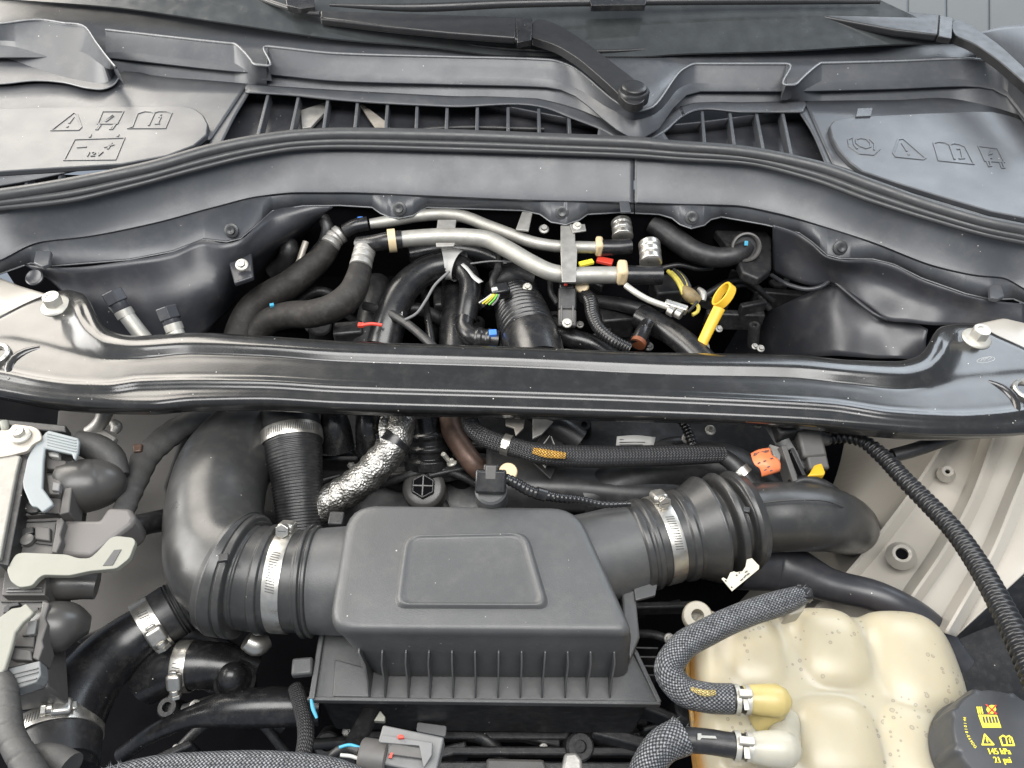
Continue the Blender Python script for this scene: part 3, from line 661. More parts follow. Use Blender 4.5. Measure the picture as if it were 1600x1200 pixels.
def tank_mat():
    m = mat('tank_plastic', (.40, .36, .265), .34, var=.06, vscale=10, sss=1.0, sssr=.04, rvar=.06)
    N = m.node_tree.nodes; L = m.node_tree.links; b = N['Principled BSDF']
    src = b.inputs['Base Color'].links[0].from_socket
    tc = N.new('ShaderNodeTexCoord'); v = N.new('ShaderNodeTexVoronoi'); v.inputs['Scale'].default_value = 140
    L.new(tc.outputs['Object'], v.inputs['Vector'])
    n = N.new('ShaderNodeTexNoise'); n.inputs['Scale'].default_value = 17; n.inputs['Detail'].default_value = 2; L.new(tc.outputs['Object'], n.inputs['Vector'])
    th = N.new('ShaderNodeMapRange'); th.inputs['From Min'].default_value = .50; th.inputs['From Max'].default_value = .58; th.inputs['To Min'].default_value = 0; th.inputs['To Max'].default_value = .50
    L.new(n.outputs['Fac'], th.inputs['Value'])
    sv = N.new('ShaderNodeSeparateColor'); L.new(v.outputs['Color'], sv.inputs[0])
    mu = N.new('ShaderNodeMath'); mu.operation = 'MULTIPLY'; L.new(th.outputs[0], mu.inputs[0]); L.new(sv.outputs[0], mu.inputs[1])
    sb = N.new('ShaderNodeMath'); sb.operation = 'SUBTRACT'; L.new(mu.outputs[0], sb.inputs[0]); L.new(v.outputs['Distance'], sb.inputs[1])
    cl = N.new('ShaderNodeMapRange'); cl.inputs['From Min'].default_value = 0; cl.inputs['From Max'].default_value = .06; L.new(sb.outputs[0], cl.inputs['Value'])
    mx = N.new('ShaderNodeMix'); mx.data_type = 'RGBA'; mx.inputs['B'].default_value = (.21, .19, .15, 1)
    fm = N.new('ShaderNodeMath'); fm.operation = 'MULTIPLY'; fm.inputs[1].default_value = .85; L.new(cl.outputs[0], fm.inputs[0])
    sz = N.new('ShaderNodeSeparateXYZ'); L.new(tc.outputs['Object'], sz.inputs[0])
    lv = N.new('ShaderNodeMapRange'); lv.interpolation_type = 'SMOOTHSTEP'; lv.inputs['From Min'].default_value = .118; lv.inputs['From Max'].default_value = .080; L.new(sz.outputs[2], lv.inputs['Value'])
    lm = N.new('ShaderNodeMix'); lm.data_type = 'RGBA'; lm.inputs['B'].default_value = (.42, .21, .055, 1); L.new(lv.outputs[0], lm.inputs['Factor']); L.new(src, lm.inputs['A']); src = lm.outputs['Result']
    inn = N.new('ShaderNodeMapRange'); inn.inputs['From Min'].default_value = .10; inn.inputs['From Max'].default_value = .20; inn.inputs['To Min'].default_value = 1; inn.inputs['To Max'].default_value = .35; L.new(sb.outputs[0], inn.inputs['Value'])
    rg = N.new('ShaderNodeMath'); rg.operation = 'MULTIPLY'; L.new(fm.outputs[0], rg.inputs[0]); L.new(inn.outputs[0], rg.inputs[1])
    L.new(rg.outputs[0], mx.inputs['Factor']); L.new(src, mx.inputs['A']); L.new(mx.outputs['Result'], b.inputs['Base Color'])
    return m
tank_m = tank_mat()
def clamp(lab, p, a, r, w, spx, slots=(-.9, .9), screw=True, m=None, group='worm drive hose clamps', nslot=None, head=1):
    """worm drive clamp round axis a at p; spx: pixel where the screw housing sits; slots: angle range from the housing"""
    m = m or steel_m; p = W(p); a = Vector(a).normalized()
    c = thing('hose_clamp', lab, 'hose clamp', group)
    lathe('band', p, a, [(-w/2, r - .0008), (-w/2, r + .0008), (-w*.42, r + .0012), (w*.42, r + .0012), (w/2, r + .0008), (w/2, r - .0008)], m, c, seg=64, caps=False)
    th = ang_for(p, a, r, *spx) if spx else 0
    if len(slots) == 4:
        slots = (ang_for(p, a, r, *slots[:2]) - th, ang_for(p, a, r, *slots[2:]) - th)
    if isinstance(head, tuple): head = 1 if ang_for(p, a, r, *head) > th else -1
    _, u, v = frame(a, CP - p)
    verts = []; faces = []
    s0, s1 = slots; n = nslot or max(3, int(abs(s1 - s0) * r / .0030))
    for i in range(n):
        t = th + s0 + (s1 - s0) * i / (n - 1)
        rd = u * math.cos(t) + v * math.sin(t); tg = -u * math.sin(t) + v * math.cos(t)
        ax = (a + tg * .18).normalized(); q = p + rd * (r + .0012)
        b = len(verts)
        for sx in (-1, 1):
            for sy in (-1, 1):
                for sz in (-1, 1): verts.append(q + ax * (sx * w * .27) + tg * (sy * .0006) + rd * (sz * .0003))
        faces += [tuple(b + k for k in f) for f in ((0, 1, 3, 2), (4, 6, 7, 5), (0, 4, 5, 1), (2, 3, 7, 6), (0, 2, 6, 4), (1, 5, 7, 3))]
    o = make('band_slots', verts, faces, ink_m, c, smooth=False); o['kind'] = 'stuff'
    if screw:
        rd = u * math.cos(th) + v * math.sin(th); tg = (-u * math.sin(th) + v * math.cos(th)) * head
        q = p + rd * (r + .007)
        h = box('screw_housing', q, tg, a, rd, .024, w * 1.02, .0125, m, c, bevel=.005, bseg=5)
        s = cyl('screw', q + tg * .010, q + tg * .0165, w * .36, m, c, seg=18, bev=.25)
        hexa('screw_head', q + tg * .0165, tg, w * .44, .0055, m, s, bevel=.0006)
        e = q + tg * .0222
        box('screw_slot', e, rd, a, tg, .0010, w * .5, .0006, ink_m, s, bevel=0)
        box('screw_end', q - tg * .014, tg, a, rd, .005, w * .5, .005, m, c, bevel=.001)
    return c
def wedge(lines):
    return [[W(p) for p in l] for l in lines]
# ================================================================== air filter box
ZT, ZB = -.03, -.155
ab = thing('air_filter_box', 'large dark grey plastic air filter box with raised centre panel and ribbed front', 'air filter box')
top_o = rnd([(542,786),(904,790),(994,989),(509,985)], [42, 40, 22, 42], 7)
bot_o = rnd([(575,905),(915,905),(992,1058),(572,1056)], [42, 40, 34, 36], 7)
T = [P(x, y, ZT) for x, y in top_o]; Bo = [P(x, y, ZB) for x, y in bot_o]
cx = sum((Vector(p) for p in T), Vector()) / len(T)
def ins(ring, k, dz): 
    c = sum((Vector(p) for p in ring), Vector()) / len(ring)
    return [c + (p - c) * k + Vector((0, 0, dz)) for p in ring]
rings = [ins(T, .90, 0), ins(T, .945, -.0008), ins(T, .97, -.003), ins(T, .988, -.007), ins(T, .998, -.013), ins(T, 1.0, -.021)]
q1r = [t * .55 + b * .45 for t, b in zip(T, Bo)]
rings += [[t * .78 + b * .22 for t, b in zip(T, Bo)], q1r, [t * .2 + b * .8 for t, b in zip(T, Bo)], Bo]
n = len(T); verts = [p for r in rings for p in r]
faces = [tuple(range(n))] + [(i * n + j, i * n + (j + 1) % n, (i + 1) * n + (j + 1) % n, (i + 1) * n + j) for i in range(len(rings) - 1) for j in range(n)]
lid = make('lid', verts, faces, box_m, ab, angle=55)
pan = rnd([(634,838),(822,834),(856,950),(619,949)], [20, 20, 18, 18], 6)
fpan = [P(x, y, ZT + .0001) for x, y in pan]
def ringmesh(nm, ring, prof, m, par):
    c = sum((Vector(p) for p in ring), Vector()) / len(ring); L = sum((p - c).length for p in ring) / len(ring)
    n = len(ring); verts = []; faces = []
    for d, z in prof: verts += [c + (p - c) * (1 + d / L) + Vector((0, 0, z)) for p in ring]
    for i in range(len(prof) - 1):
        for j in range(n): faces.append((i * n + j, i * n + (j + 1) % n, (i + 1) * n + (j + 1) % n, (i + 1) * n + j))
    faces.append(tuple((len(prof) - 1) * n + j for j in range(n)))
    return make(nm, verts, faces, m, par, angle=60)
ringmesh('raised_panel', fpan, [(.004, -.001), (.002, .0006), (0, .0034), (-.002, .0054), (-.004, .0060), (-.006, .0052), (-.008, .0036), (-.012, .0030)], box_m, lid)
plate('base_tray', rnd([(499,985),(482,1092),(1031,1100),(992,1010),(960,900),(560,900)], 5, 3), ZB - .002, .010, box_m, ab, bevel=.0012)
plate('tray_rim', [(481,1088),(1031,1095),(1033,1101),(479,1094)], ZB + .003, .012, box_m, ab, bevel=.0012)
plate('tray_rim', [(500,985),(507,985),(491,1092),(482,1092)], ZB + .006, .014, box_m, ab, bevel=.0012)
plate('tray_rim', [(990,1020),(995,1014),(1034,1096),(1028,1098)], ZB + .003, .010, box_m, ab, bevel=.0012)
plate('tray_tab', [(523,1030),(560,1040),(578,1045),(577,1089),(520,1088)], ZB + .004, .012, box_m, ab, bevel=.0015)
plate('lower_shell', [(500,1000),(492,1082),(1020,1090),(985,1010),(950,900),(570,900)], ZB - .012, .16, dark_m, ab, bevel=.006)
for i, (xt, xb) in enumerate(((560,577),(597,602),(634,638),(670,672),(706,708),(742,743),(779,778),(815,813),(852,847),(887,883),(923,917),(960,953))):
    p_t, p_b, p_w = P(xt, 1020, ZB + .075), P(xb, 1090, ZB), P(xb, 1060, ZB)
    w = .0022; off = Vector((w / 2, 0, 0))
    pts = [p_t, Vector((p_b.x, p_t.y - .010, p_t.z - .012)), Vector((p_b.x, (p_t.y + p_b.y) / 2 - .004, (p_t.z + p_b.z) / 2 - .012)), p_b + Vector((0, 0, .004)), p_b - Vector((0, 0, .002)), Vector((p_b.x, p_t.y + .012, p_b.z - .002)), p_t + Vector((0, .012, 0))]
    plate('rib', [q + off for q in pts], 0, w, box_m, ab, bevel=.0006, down=Vector((-1, 0, 0)))
box('side_clip', (473,1043,ZB + .005), (1, .12, 0), (-.12, 1, 0), (0, 0, 1), .026, .022, .014, box_m, ab, bevel=.003)
for y in (1018, 1032, 1046, 1060):
    pbox('side_rib', P(985, y, ZB - .03), P(1026, y + 1, ZB - .03), .003, .03, dark_m, ab)
plate('side_wall', [(972,925),(992,915),(1000,995),(985,1030),(975,1000)], ZB + .045, .05, box_m, ab, bevel=.003)
plate('tube_bracket', [(965,922),(1030,898),(1024,930),(993,938),(991,920)], ZB + .05, .006, box_m, ab, bevel=.001)
box('rear_latch', (526,812,-.09), (1, 0, 0), (0, 1, 0), (0, 0, 1), .02, .02, .012, dark_m, ab, bevel=.002)
# inlet and outlet tubes of the box
zc = -.112
tube('inlet_tube', [(575,905,zc),(520,907,zc),(486,908,zc)], [84, 82, 80], box_m, ab, seg=56, n=20)
tube('outlet_tube', [(905,880,zc),(950,866,zc),(1000,852,zc)], [74, 70, 68], box_m, ab, seg=56, n=20)
# left coupler
lcp = thing('intake_coupler', 'dark rubber intake coupler on the left side of the air filter box', 'coupler', 'rubber intake couplers')
Lp = [(497,908,zc),(447,907,zc),(405,903,zc),(368,896,zc)]
tube('bellows', Lp, 90, duct_m, lcp, seg=64, n=150, rmod=rprof([0,.015,.02,.05,.055,.085,.09,.13,.135,.17,.18,.52,.53,.60,.62,.76,.77,.79,.80,.98,1], [.86,.94,.95,.95,.90,.90,.96,.96,.90,.90,.865,.865,.93,.94,.895,.90,.88,.88,.91,.93,.90]))
La = (P(405,903,zc) - P(497,908,zc)).normalized()
pL = P(447,907,zc); kL = mpp(pL)
clamp('shiny worm clamp on the left coupler of the air filter box', pL, (P(430,905.5,zc) - P(465,907.5,zc)), 78.5 * kL, 25 * kL, (455,838), slots=(443,868,434,925), head=(446,860))
# left elbow duct
le = thing('intake_duct', 'big smooth grey plastic intake elbow curving up left of the air filter box', 'intake duct', 'intake ducts')
tube('elbow', [(376,897,zc),(350,880,-.114),(336,835,-.12),(338,780,-.128),(354,728,-.14),(395,683,-.16),(450,650,-.19)], [88, 84, 76, 73, 70, 66, 60], duct_m, le, seg=56, n=70)
tube('collar', [(390,901,zc),(380,899,zc),(370,896.5,zc),(358,892,zc)], 96, duct_m, le, seg=64, n=60, rmod=rprof([0,.03,.06,.28,.30,.36,.38,.62,.66,.70,.92,.96,1], [.90,.985,1.0,1.0,.965,.965,1.0,1.02,1.03,1.0,.99,.96,.88]))
box('latch_tab', (349,872,-.02), (1, .2, 0), (-.2, 1, 0), (0, 0, 1), .012, .010, .006, duct_m, le, bevel=.001)
sea = [P(292,870,-.05),P(310,895,-.045),P(335,925,-.05)]
# right coupler
rcp = thing('intake_coupler', 'pleated dark rubber coupler on the right side of the air filter box', 'coupler', 'rubber intake couplers')
Rp = [(985,856,zc),(1035,843,zc),(1090,830,zc),(1168,811,zc)]
tube('bellows', Rp, 80, duct_m, rcp, seg=64, n=180, rmod=rprof([0,.02,.03,.07,.075,.10,.105,.14,.15,.385,.395,.44,.45,.48,.62,.635,.655,.67,.74,.755,.79,.81,.825,.88,.90,.93,.95,1], [.82,.88,.90,.90,.86,.86,.90,.90,.84,.84,.89,.90,.87,.87,1.03,1.05,1.03,.76,.76,1.0,1.04,1.0,.76,.76,.97,1.0,.97,.9]))
pR = P(1034,843,zc); kR = mpp(pR)
clamp('shiny worm clamp on the right coupler of the air filter box', pR, P(1060,837,zc) - P(1010,850,zc), 68.5 * kR, 23 * kR, (1026,786), slots=(1040,812,1054,860), head=(1037,800))
rd_ = thing('intake_duct', 'dark plastic intake duct bending down right of the pleated coupler', 'intake duct', 'intake ducts')
tube('elbow', [(1150,815,zc),(1180,810,zc),(1235,807,zc),(1280,809,zc-.006),(1309,816,-.145),(1325,823,-.19),(1333,830,-.25)], [58, 55, 54, 52, 48, 44, 40], duct_m, rd_, seg=56, n=70)
tube('collar', [(1146,817,zc),(1153,815,zc),(1160,813.5,zc),(1167,812,zc)], 73, duct_m, rd_, seg=64, n=20, rmod=rprof([0,.1,.5,.55,.6,.9,1], [.95,1.02,1.03,.99,1.03,1.02,.85]))
tube('mould_line', [(1170,789,-.055),(1230,782,-.053),(1290,783,-.056),(1318,792,-.07)], 1.4, duct_m, rd_, seg=8)
box('latch_tab', (1166,797,-.045), (1, -.2, 0), (.2, 1, 0), (0, 0, 1), .009, .008, .005, duct_m, rd_, bevel=.001)
tube('lower_duct', [(1150,880,-.2),(1220,885,-.21),(1300,915,-.18),(1370,932,-.16),(1450,975,-.17),(1500,1040,-.2)], [40, 40, 26, 24, 22, 22], shield_m, rd_, seg=32)
# pressure sensor on the box
sn = thing('intake_sensor', 'black round sensor plugged into the rear edge of the air filter box', 'sensor')
cyl('sensor_base', P(769,783,-.05), P(767,764,-.012), 25 * mpp(P(769,775,-.03)), box_m, sn, seg=32)
pc = P(767,752,-.005)
box('connector', pc, (1, 0, 0), (0, .8, .6), (0, -.6, .8), .040, .030, .024, gloss_m, sn, bevel=.003)
box('connector_latch', pc + Vector((0, .004, .014)), (1, 0, 0), (0, .8, .6), (0, -.6, .8), .014, .018, .008, greyp_m, sn, bevel=.0015)
box('connector_neck', pc + Vector((0, .014, .004)), (1, 0, 0), (0, .8, .6), (0, -.6, .8), .020, .016, .014, gloss_m, sn, bevel=.002)
tube('wire_sleeve', [(775,742,-.005),(800,752,-.01),(830,768,-.02),(870,777,-.03),(905,781,-.04),(940,788,-.05),(985,787,-.05)], [8, 9, 9, 8, 7, 6, 5], gloss_m, sn, seg=16, n=150, rmod=corr(.006, .14))
tube('tape_wrap', [(838,770,-.021),(852,774,-.026)], 10, gloss_m, sn, seg=16)
# ================================================================== right fender side
def linefan(nm, lines, m, par=None, n=24, solid=.002, cross=1, smooth=True, angle=40):
    R = [[W(tuple(q)) for q in catmull([np.array(p, float) for p in l], n)] for l in lines]
    return loftw(nm, R, m, par, cross=cross, solid=solid, smooth=smooth, angle=angle)
rf = thing('inner_fender', 'pale cream painted inner fender panel with pressed ribs at the right', 'fender panel')
def dz(l, z): return [(x, y, zz + z) for x, y, zz in l]
def off(l, dx, dzz): return [(x + dx, y + dx * .35, z + dzz) for x, y, z in l]
L0 = [(1330,640,-.30),(1300,760,-.32),(1200,890,-.36),(1100,1000,-.42)]
LA = [(1500,655,-.150),(1432,762,-.168),(1372,842,-.192),(1302,924,-.225),(1240,990,-.26)]
LB = [(1566,655,-.120),(1516,790,-.132),(1474,866,-.142),(1434,924,-.155),(1380,1005,-.18)]
LC = [(1640,655,-.085),(1590,775,-.095),(1552,866,-.105),(1512,935,-.115),(1480,990,-.13)]
LD = [(1720,655,-.05),(1700,760,-.06),(1660,830,-.07),(1610,885,-.09),(1560,930,-.10)]
lines = [L0, off(LA, -58, -.085), off(LA, -18, -.050), off(LA, -5, -.002), LA, off(LA, 6, -.003), off(LA, 16, -.012), off(LB, -20, -.040), off(LB, -5, -.002), LB, off(LB, 6, -.003), off(LB, 14, -.010), off(LC, -20, -.038), off(LC, -5, -.002), LC, off(LC, 6, -.003), off(LC, 14, -.008), LD]
linefan('panel', lines, paint_m, rf, n=40, angle=50)
# raised eyelets and holes
def eyelet(par, x, y, z, r, hole, nrm=Vector((-.35, -.25, 1))):
    p = P(x, y, z); k = mpp(p) * r
    lathe('eyelet', p, nrm, [(-.01, k * 1.5), (-.002, k * 1.22), (.004, k), (.006, k * .92), (.004, k * hole), (-.01, k * hole)], paint_m, par, seg=30)
    lathe('eyelet_hole', p - nrm.normalized() * .004, nrm, [(0, k * hole * 1.05), (.0001, 0)], void_m, par, seg=24)
eyelet(rf, 1409,866, -.166, 15, .62)
eyelet(rf, 1480,738, -.150, 9, .4)
p = P(1373, 915, -.19); lathe('stud', p, Vector((-.2, -.2, 1)), [(-.01, .006), (.004, .005), (.008, .004), (.009, 0)], paint_m, rf, seg=16)
# dark wheel liner beyond the fender edge
wl = tag(linefan('wheel_liner', [[(1478,955,-.16),(1530,905,-.14),(1600,870,-.12),(1660,850,-.12)], [(1470,1010,-.28),(1540,980,-.28),(1620,960,-.28),(1690,940,-.28)], [(1480,1240,-.32),(1560,1240,-.32),(1640,1240,-.32),(1720,1240,-.32)]], dark_m, None, n=20), 'flat black wheel liner right of the translucent coolant tank', 'wheel liner')
ch2 = tag(tube('bay_cable', [(1395,712,-.09),(1425,704,-.085),(1460,692,-.08),(1490,680,-.075)], 11, rubber_m, None, seg=16), 'plain black cable crossing the cream fender just under the brace', 'cable')
# white fender bits behind the brace ends
for lab, pts, z in (('cream painted fender edge behind the left brace bolt', [(-380,440),(-60,425),(0,432),(30,444),(70,456),(95,462),(60,478),(0,492),(-40,505),(-380,640)], -.014), ('cream painted fender edge behind the right brace bolt', [(1515,508),(1530,503),(1580,492),(1660,480),(1980,480),(1980,690),(1640,575),(1600,550),(1560,530)], -.014)):
    tag(plate('fender_edge', pts, z, .05, paint_m, None, bevel=.006), lab, 'fender edge', 'cream fender edges by the brace')
for pts, z in (([(-40,466,-.010),(20,470,-.010),(60,474,-.010)], 0), ([(1570,522,-.010),(1600,520,-.010),(1650,522,-.010)], 0)):
    pass
# ------------------------------------------------------------------ coolant tank
tk = thing('coolant_tank', 'translucent cream coolant tank with rounded lobes at lower right', 'coolant tank')
verts = []; faces = []
def sup(x, y, hx, hy, zc, hz, e=2.6, nu=40, nv=20):
    c = P(x, y, -.09); c.z = zc; k = mpp(P(x, y, -.09)); b = len(verts)
    pw = lambda v: math.copysign(abs(v) ** (2 / e), v)
    for i in range(nv + 1):
        ph = -math.pi / 2 + math.pi * i / nv
        for j in range(nu):
            th = 2 * math.pi * j / nu
            verts.append(c + Vector((hx * k * pw(math.cos(ph)) * pw(math.cos(th)), hy * k * pw(math.cos(ph)) * pw(math.sin(th)), hz * pw(math.sin(ph)))))
    for i in range(nv):
        for j in range(nu): faces.append((b + i * nu + j, b + i * nu + (j + 1) % nu, b + (i + 1) * nu + (j + 1) % nu, b + (i + 1) * nu + j))
for a in ((1180,1022,64,78,-.15,.073,3.0),(1297,1014,70,80,-.146,.0755,3.0),(1430,1040,82,104,-.146,.0765,3.0),(1172,1150,70,72,-.15,.071,3.0),(1306,1160,82,86,-.144,.0755,3.0),(1438,1180,82,110,-.148,.0755,3.0),(1180,1255,74,70,-.15,.072,3.0),(1310,1275,82,74,-.146,.075,3.0)):
    sup(*a)
sup(1304, 1124, 198, 184, -.154, .068, e=5.5)
tb = make('tank_body', verts, faces, tank_m, tk, angle=180)
rm_ = tb.modifiers.new('remesh', 'REMESH'); rm_.mode = 'VOXEL'; rm_.voxel_size = .0035; rm_.use_smooth_shade = True
sm_ = tb.modifiers.new('smooth', 'SMOOTH'); sm_.factor = .5; sm_.iterations = 12
sq = lambda v: math.copysign(abs(v) ** (2 / 5.5), v)
ctr = P(1304,1124,-.09); kq = mpp(ctr)
tube('weld_seam', [Vector((ctr.x + 201 * kq * sq(math.cos(t)), ctr.y + 187 * kq * sq(math.sin(t)), -.155)) for t in np.linspace(0, 2 * math.pi, 61)], .0035, tank_m, tk, seg=8, n=160, px=False)
tabm = mat('tank_tab', (.29, .265, .215), .4, var=.05, sss=.3)
nat = mat('port_white', (.37, .355, .30), .38, var=.05, sss=.5)
yelport = mat('port_yellow', (.42, .34, .14), .38, var=.06, sss=.5)
pt = P(1090,962,-.10); k = mpp(pt)
lathe('mount_tab', pt, Vector((-.1, -.2, 1)), [(-.012, 23*k), (0, 23*k), (.002, 21*k), (.002, 10*k), (-.012, 9*k)], tabm, tk, seg=30)
plate('mount_tab', [(1076,978),(1106,950),(1150,968),(1130,1000)], -.106, .02, tabm, tk, bevel=.004)
tube('port', [(1160,1092,-.045),(1195,1094,-.045),(1222,1096,-.047),(1232,1098,-.05)], [20, 24, 22, 10], yelport, tk, seg=26)
tube('port', [(1215,1096,-.048),(1200,1110,-.07),(1190,1135,-.09)], [22, 26, 22], yelport, tk, seg=24)
tube('port', [(1165,1168,-.045),(1205,1170,-.045),(1235,1172,-.047),(1246,1174,-.05)], [20, 27, 25, 12], nat, tk, seg=26)
tube('port', [(1225,1170,-.05),(1225,1150,-.07),(1232,1125,-.09)], [26, 24, 18], nat, tk, seg=24)
# cap
cp = thing('tank_cap', 'black ribbed pressure cap with yellow print on the coolant tank', 'cap')
ZK = -.018
cc = P(1580,1163,ZK); kk = mpp(cc); Rk = 86 * kk
nrm = Vector((-.02, .03, 1)).normalized()
_, cu, cv = frame(nrm, Vector((0, 1, 0)))
verts = []; faces = []; nseg = 160
def lob(th):
    s = (th * 9 / (2 * math.pi) + .12) % 1
    return (1 if s < .16 else 0) if False else max(0, 1 - abs(s - .5) / .13) ** .6
prof = [(-.055, 1.07, 0), (-.050, 1.09, 0), (-.046, 1.06, 0), (-.044, 1.04, .05), (-.020, 1.03, .06), (-.006, 1.0, .06), (-.002, .985, .05), (0, .955, .04), (.0003, .90, .0)]
for t, r, l in prof:
    for j in range(nseg):
        th = 2 * math.pi * j / nseg
        verts.append(cc + nrm * t + (cu * math.cos(th) + cv * math.sin(th)) * Rk * (r + l * lob(th)))
for i in range(len(prof) - 1):
    for j in range(nseg): faces.append((i * nseg + j, i * nseg + (j + 1) % nseg, (i + 1) * nseg + (j + 1) % nseg, (i + 1) * nseg + j))
faces.append(tuple((len(prof) - 1) * nseg + j for j in range(nseg)))
capm = mat('cap_plastic', (.040, .042, .046), .42, var=.06, bump=.05, bscale=900)
make('cap_body', verts, faces, capm, cp, angle=40)
def cpx(x, y): return (1440 + x * .11669, 1060 + y * .11669)
def onface(p, d=.0009):
    x, y = p; dr = ray(x, y); q = cc + nrm * d
    return CP + dr * ((q - CP).dot(nrm) / dr.dot(nrm))
def prt(nm, pts, m=print_m, th=.0004, d=.0009): return plate(nm, [onface(cpx(*p), d) for p in pts], 0, th, m, cp, bevel=0, down=-nrm)
for x in (735, 762, 790): prt('warning_print', [(x,378),(x+16,378),(x+38,472),(x+22,472)])
prt('warning_print', [(758,485),(1010,490),(1068,660),(820,660)])
for i in range(5): prt('warning_print', [(812+i*42,508),(838+i*42,508),(860+i*42,595),(834+i*42,595)], ink_m, .0004, .0013)
prt('warning_print', [(880,380),(930,355),(985,360),(1000,420),(960,470),(900,468),(868,420)])
prt('warning_print', [(850,345),(872,345),(1015,470),(995,485)], red_m, .0004, .0013)
prt('warning_print', [(990,350),(1008,362),(900,480),(882,470)], red_m, .0004, .0013)
def outline(pts, w, m=print_m):
    for a, b in zip(pts, pts[1:]):
        a, b = np.array(a, float), np.array(b, float); d = (b - a) / np.linalg.norm(b - a); nn = np.array((-d[1], d[0])) * w / 2
        a2, b2 = a - d * w * .4, b + d * w * .4
        prt('warning_print', [tuple(a2 + nn), tuple(b2 + nn), tuple(b2 - nn), tuple(a2 - nn)], d=.0009 + random.random() * .0002)
outline([(845,750),(815,885),(965,885),(845,750)], 20); outline([(868,800),(885,850)], 16)
outline([(1050,790),(1085,895),(1240,895),(1205,795),(1170,770),(1130,785),(1090,765),(1050,790)], 20); outline([(1130,785),(1150,890)], 14); outline([(1175,810),(1190,860)], 14)
def ctext(body, x0, y0, x1, y1, hgt, sq=1.0):
    a, b = onface(cpx(x0, y0)), onface(cpx(x1, y1)); ux = (b - a).normalized()
    uy = nrm.cross(ux)
    return text_mesh('pressure_print', body, a, ux, uy, hgt * .11669 * kk, print_m, cp, depth=.0004, squeeze=sq)
for dx in (0, 7): ctext('145 kPa', 893 + dx, 1015, 1250 + dx, 1015, 108, .88)
for dx in (0, 7): ctext('21 psi', 978 + dx, 1130, 1250 + dx, 1130, 108, .88)
for ch_, (x, y), an in zip('W-1018-E69DG', ((556,508),(560,555),(562,585),(566,625),(572,665),(580,705),(592,745),(604,765),(622,800),(640,835),(660,865),(686,905)), np.linspace(.02, .75, 12)):
    a = onface(cpx(x, y)); b = onface(cpx(x + 40 * math.sin(an), y + 40 * math.cos(an))); ux = (b - a).normalized()
    text_mesh('part_number_print', ch_, a, ux, nrm.cross(ux), 52 * .11669 * kk, print_m, cp, depth=.0003)
# ------------------------------------------------------------------ braided hoses to the tank
def fray(par, p, d, r, m, n=34):
    """loose strand ends as one mesh of thin bristles"""
    a, u, v = frame(d); verts = []; faces = []
    for i in range(n):
        th = random.random() * 2 * math.pi; rd = u * math.cos(th) + v * math.sin(th); tg = a.cross(rd)
        q = W(p) + rd * r * random.uniform(.8, 1.02); e = q + a * random.uniform(.003, .010) + rd * random.uniform(-.001, .003) + tg * random.uniform(-.006, .006)
        b = len(verts); w = .0004
        verts += [q + tg * w, q - tg * w, q + rd * w, e]
        faces += [(b, b + 1, b + 3), (b + 1, b + 2, b + 3), (b + 2, b, b + 3)]
    o = make('frayed_strands', verts, faces, m, par, smooth=False); o['kind'] = 'stuff'
h1 = thing('braided_hose', 'braided grey sleeve hose looping beside the coolant tank to its upper port', 'hose', 'braided hoses at the tank')
hp = [(1252,930,-.035),(1225,940,-.035),(1170,958,-.035),(1110,985,-.038),(1062,1015,-.045),(1045,1048,-.05),(1066,1078,-.052),(1105,1090,-.048),(1145,1092,-.045)]
tube('sleeve', hp, [15, 19, 20, 21, 22, 23, 23, 23, 23], braid_m, h1, seg=28, n=120)
tube('tracer', [(1080,1076,-.030),(1100,1083,-.026),(1118,1082,-.0255)], [3, 5, 4], braidy_m, h1, seg=12, flat=.4)
fray(h1, hp[-1], W(hp[-1]) - W(hp[-2]), 22 * mpp(W(hp[-1])), mat('strands', (.05, .05, .055), .5))
fray(h1, hp[0], W(hp[0]) - W(hp[1]), 14 * mpp(W(hp[0])), mat('strands_pale', (.22, .23, .24), .5))
def spring_clamp(lab, p, a, r, w):
    c = thing('spring_clamp', lab, 'spring clamp', 'flat spring clamps on the tank hoses'); p = W(p)
    for s in (-1, 1): lathe('band', p + Vector(a).normalized() * (s * w * .36), a, [(-w*.16, r), (-w*.16, r + .0012), (w*.16, r + .0012), (w*.16, r)], bolt_m, c, seg=40, caps=False)
    a_, u, v = frame(a, Vector((0, 0, 1)))
    box('ear', p + u * (r + .004), a_, v, u, w * .9, .008, .010, bolt_m, c, bevel=.001)
    box('ear', p + u * (r + .002) + v * .011, a_, v, u, w * .35, .012, .002, bolt_m, c, bevel=.0006)
    return c
ak = W((1195,1094,-.045)) - W((1150,1092,-.045)); km = mpp(W((1160,1092,-.045)))
tube('hose_end', [(1140,1092,-.045),(1160,1093,-.045),(1178,1094,-.045)], 20, rubber_m, h1, seg=24)
spring_clamp('pale spring clamp on the upper tank port hose', (1158,1093,-.045), ak, 20.5 * km, .016)
h2 = thing('braided_hose', 'frayed braided sleeve with bare black hose to the lower tank port', 'hose', 'braided hoses at the tank')
hq = [(1000,1230,-.05),(1012,1198,-.045),(1035,1166,-.04),(1066,1150,-.04)]
tube('sleeve', hq, [26, 26, 27, 29], braid_m, h2, seg=28, n=60, caps=False)
fray(h2, hq[-1], W((1076,1140,-.03)) - W(hq[-1]), 28 * mpp(W(hq[-1])), bpy.data.materials['strands_pale'], 60)
tube('hose_end', [(1030,1172,-.045),(1060,1158,-.045),(1100,1158,-.045),(1140,1164,-.045),(1178,1168,-.045)], [17, 19, 19, 19, 19], rubber_m, h2, seg=24)
plate('paint_mark', [(1090,1146),(1096,1146),(1096,1149),(1118,1150),(1120,1154),(1096,1153),(1094,1156),(1090,1156)], -.0275, .0008, nat, h2, bevel=0)
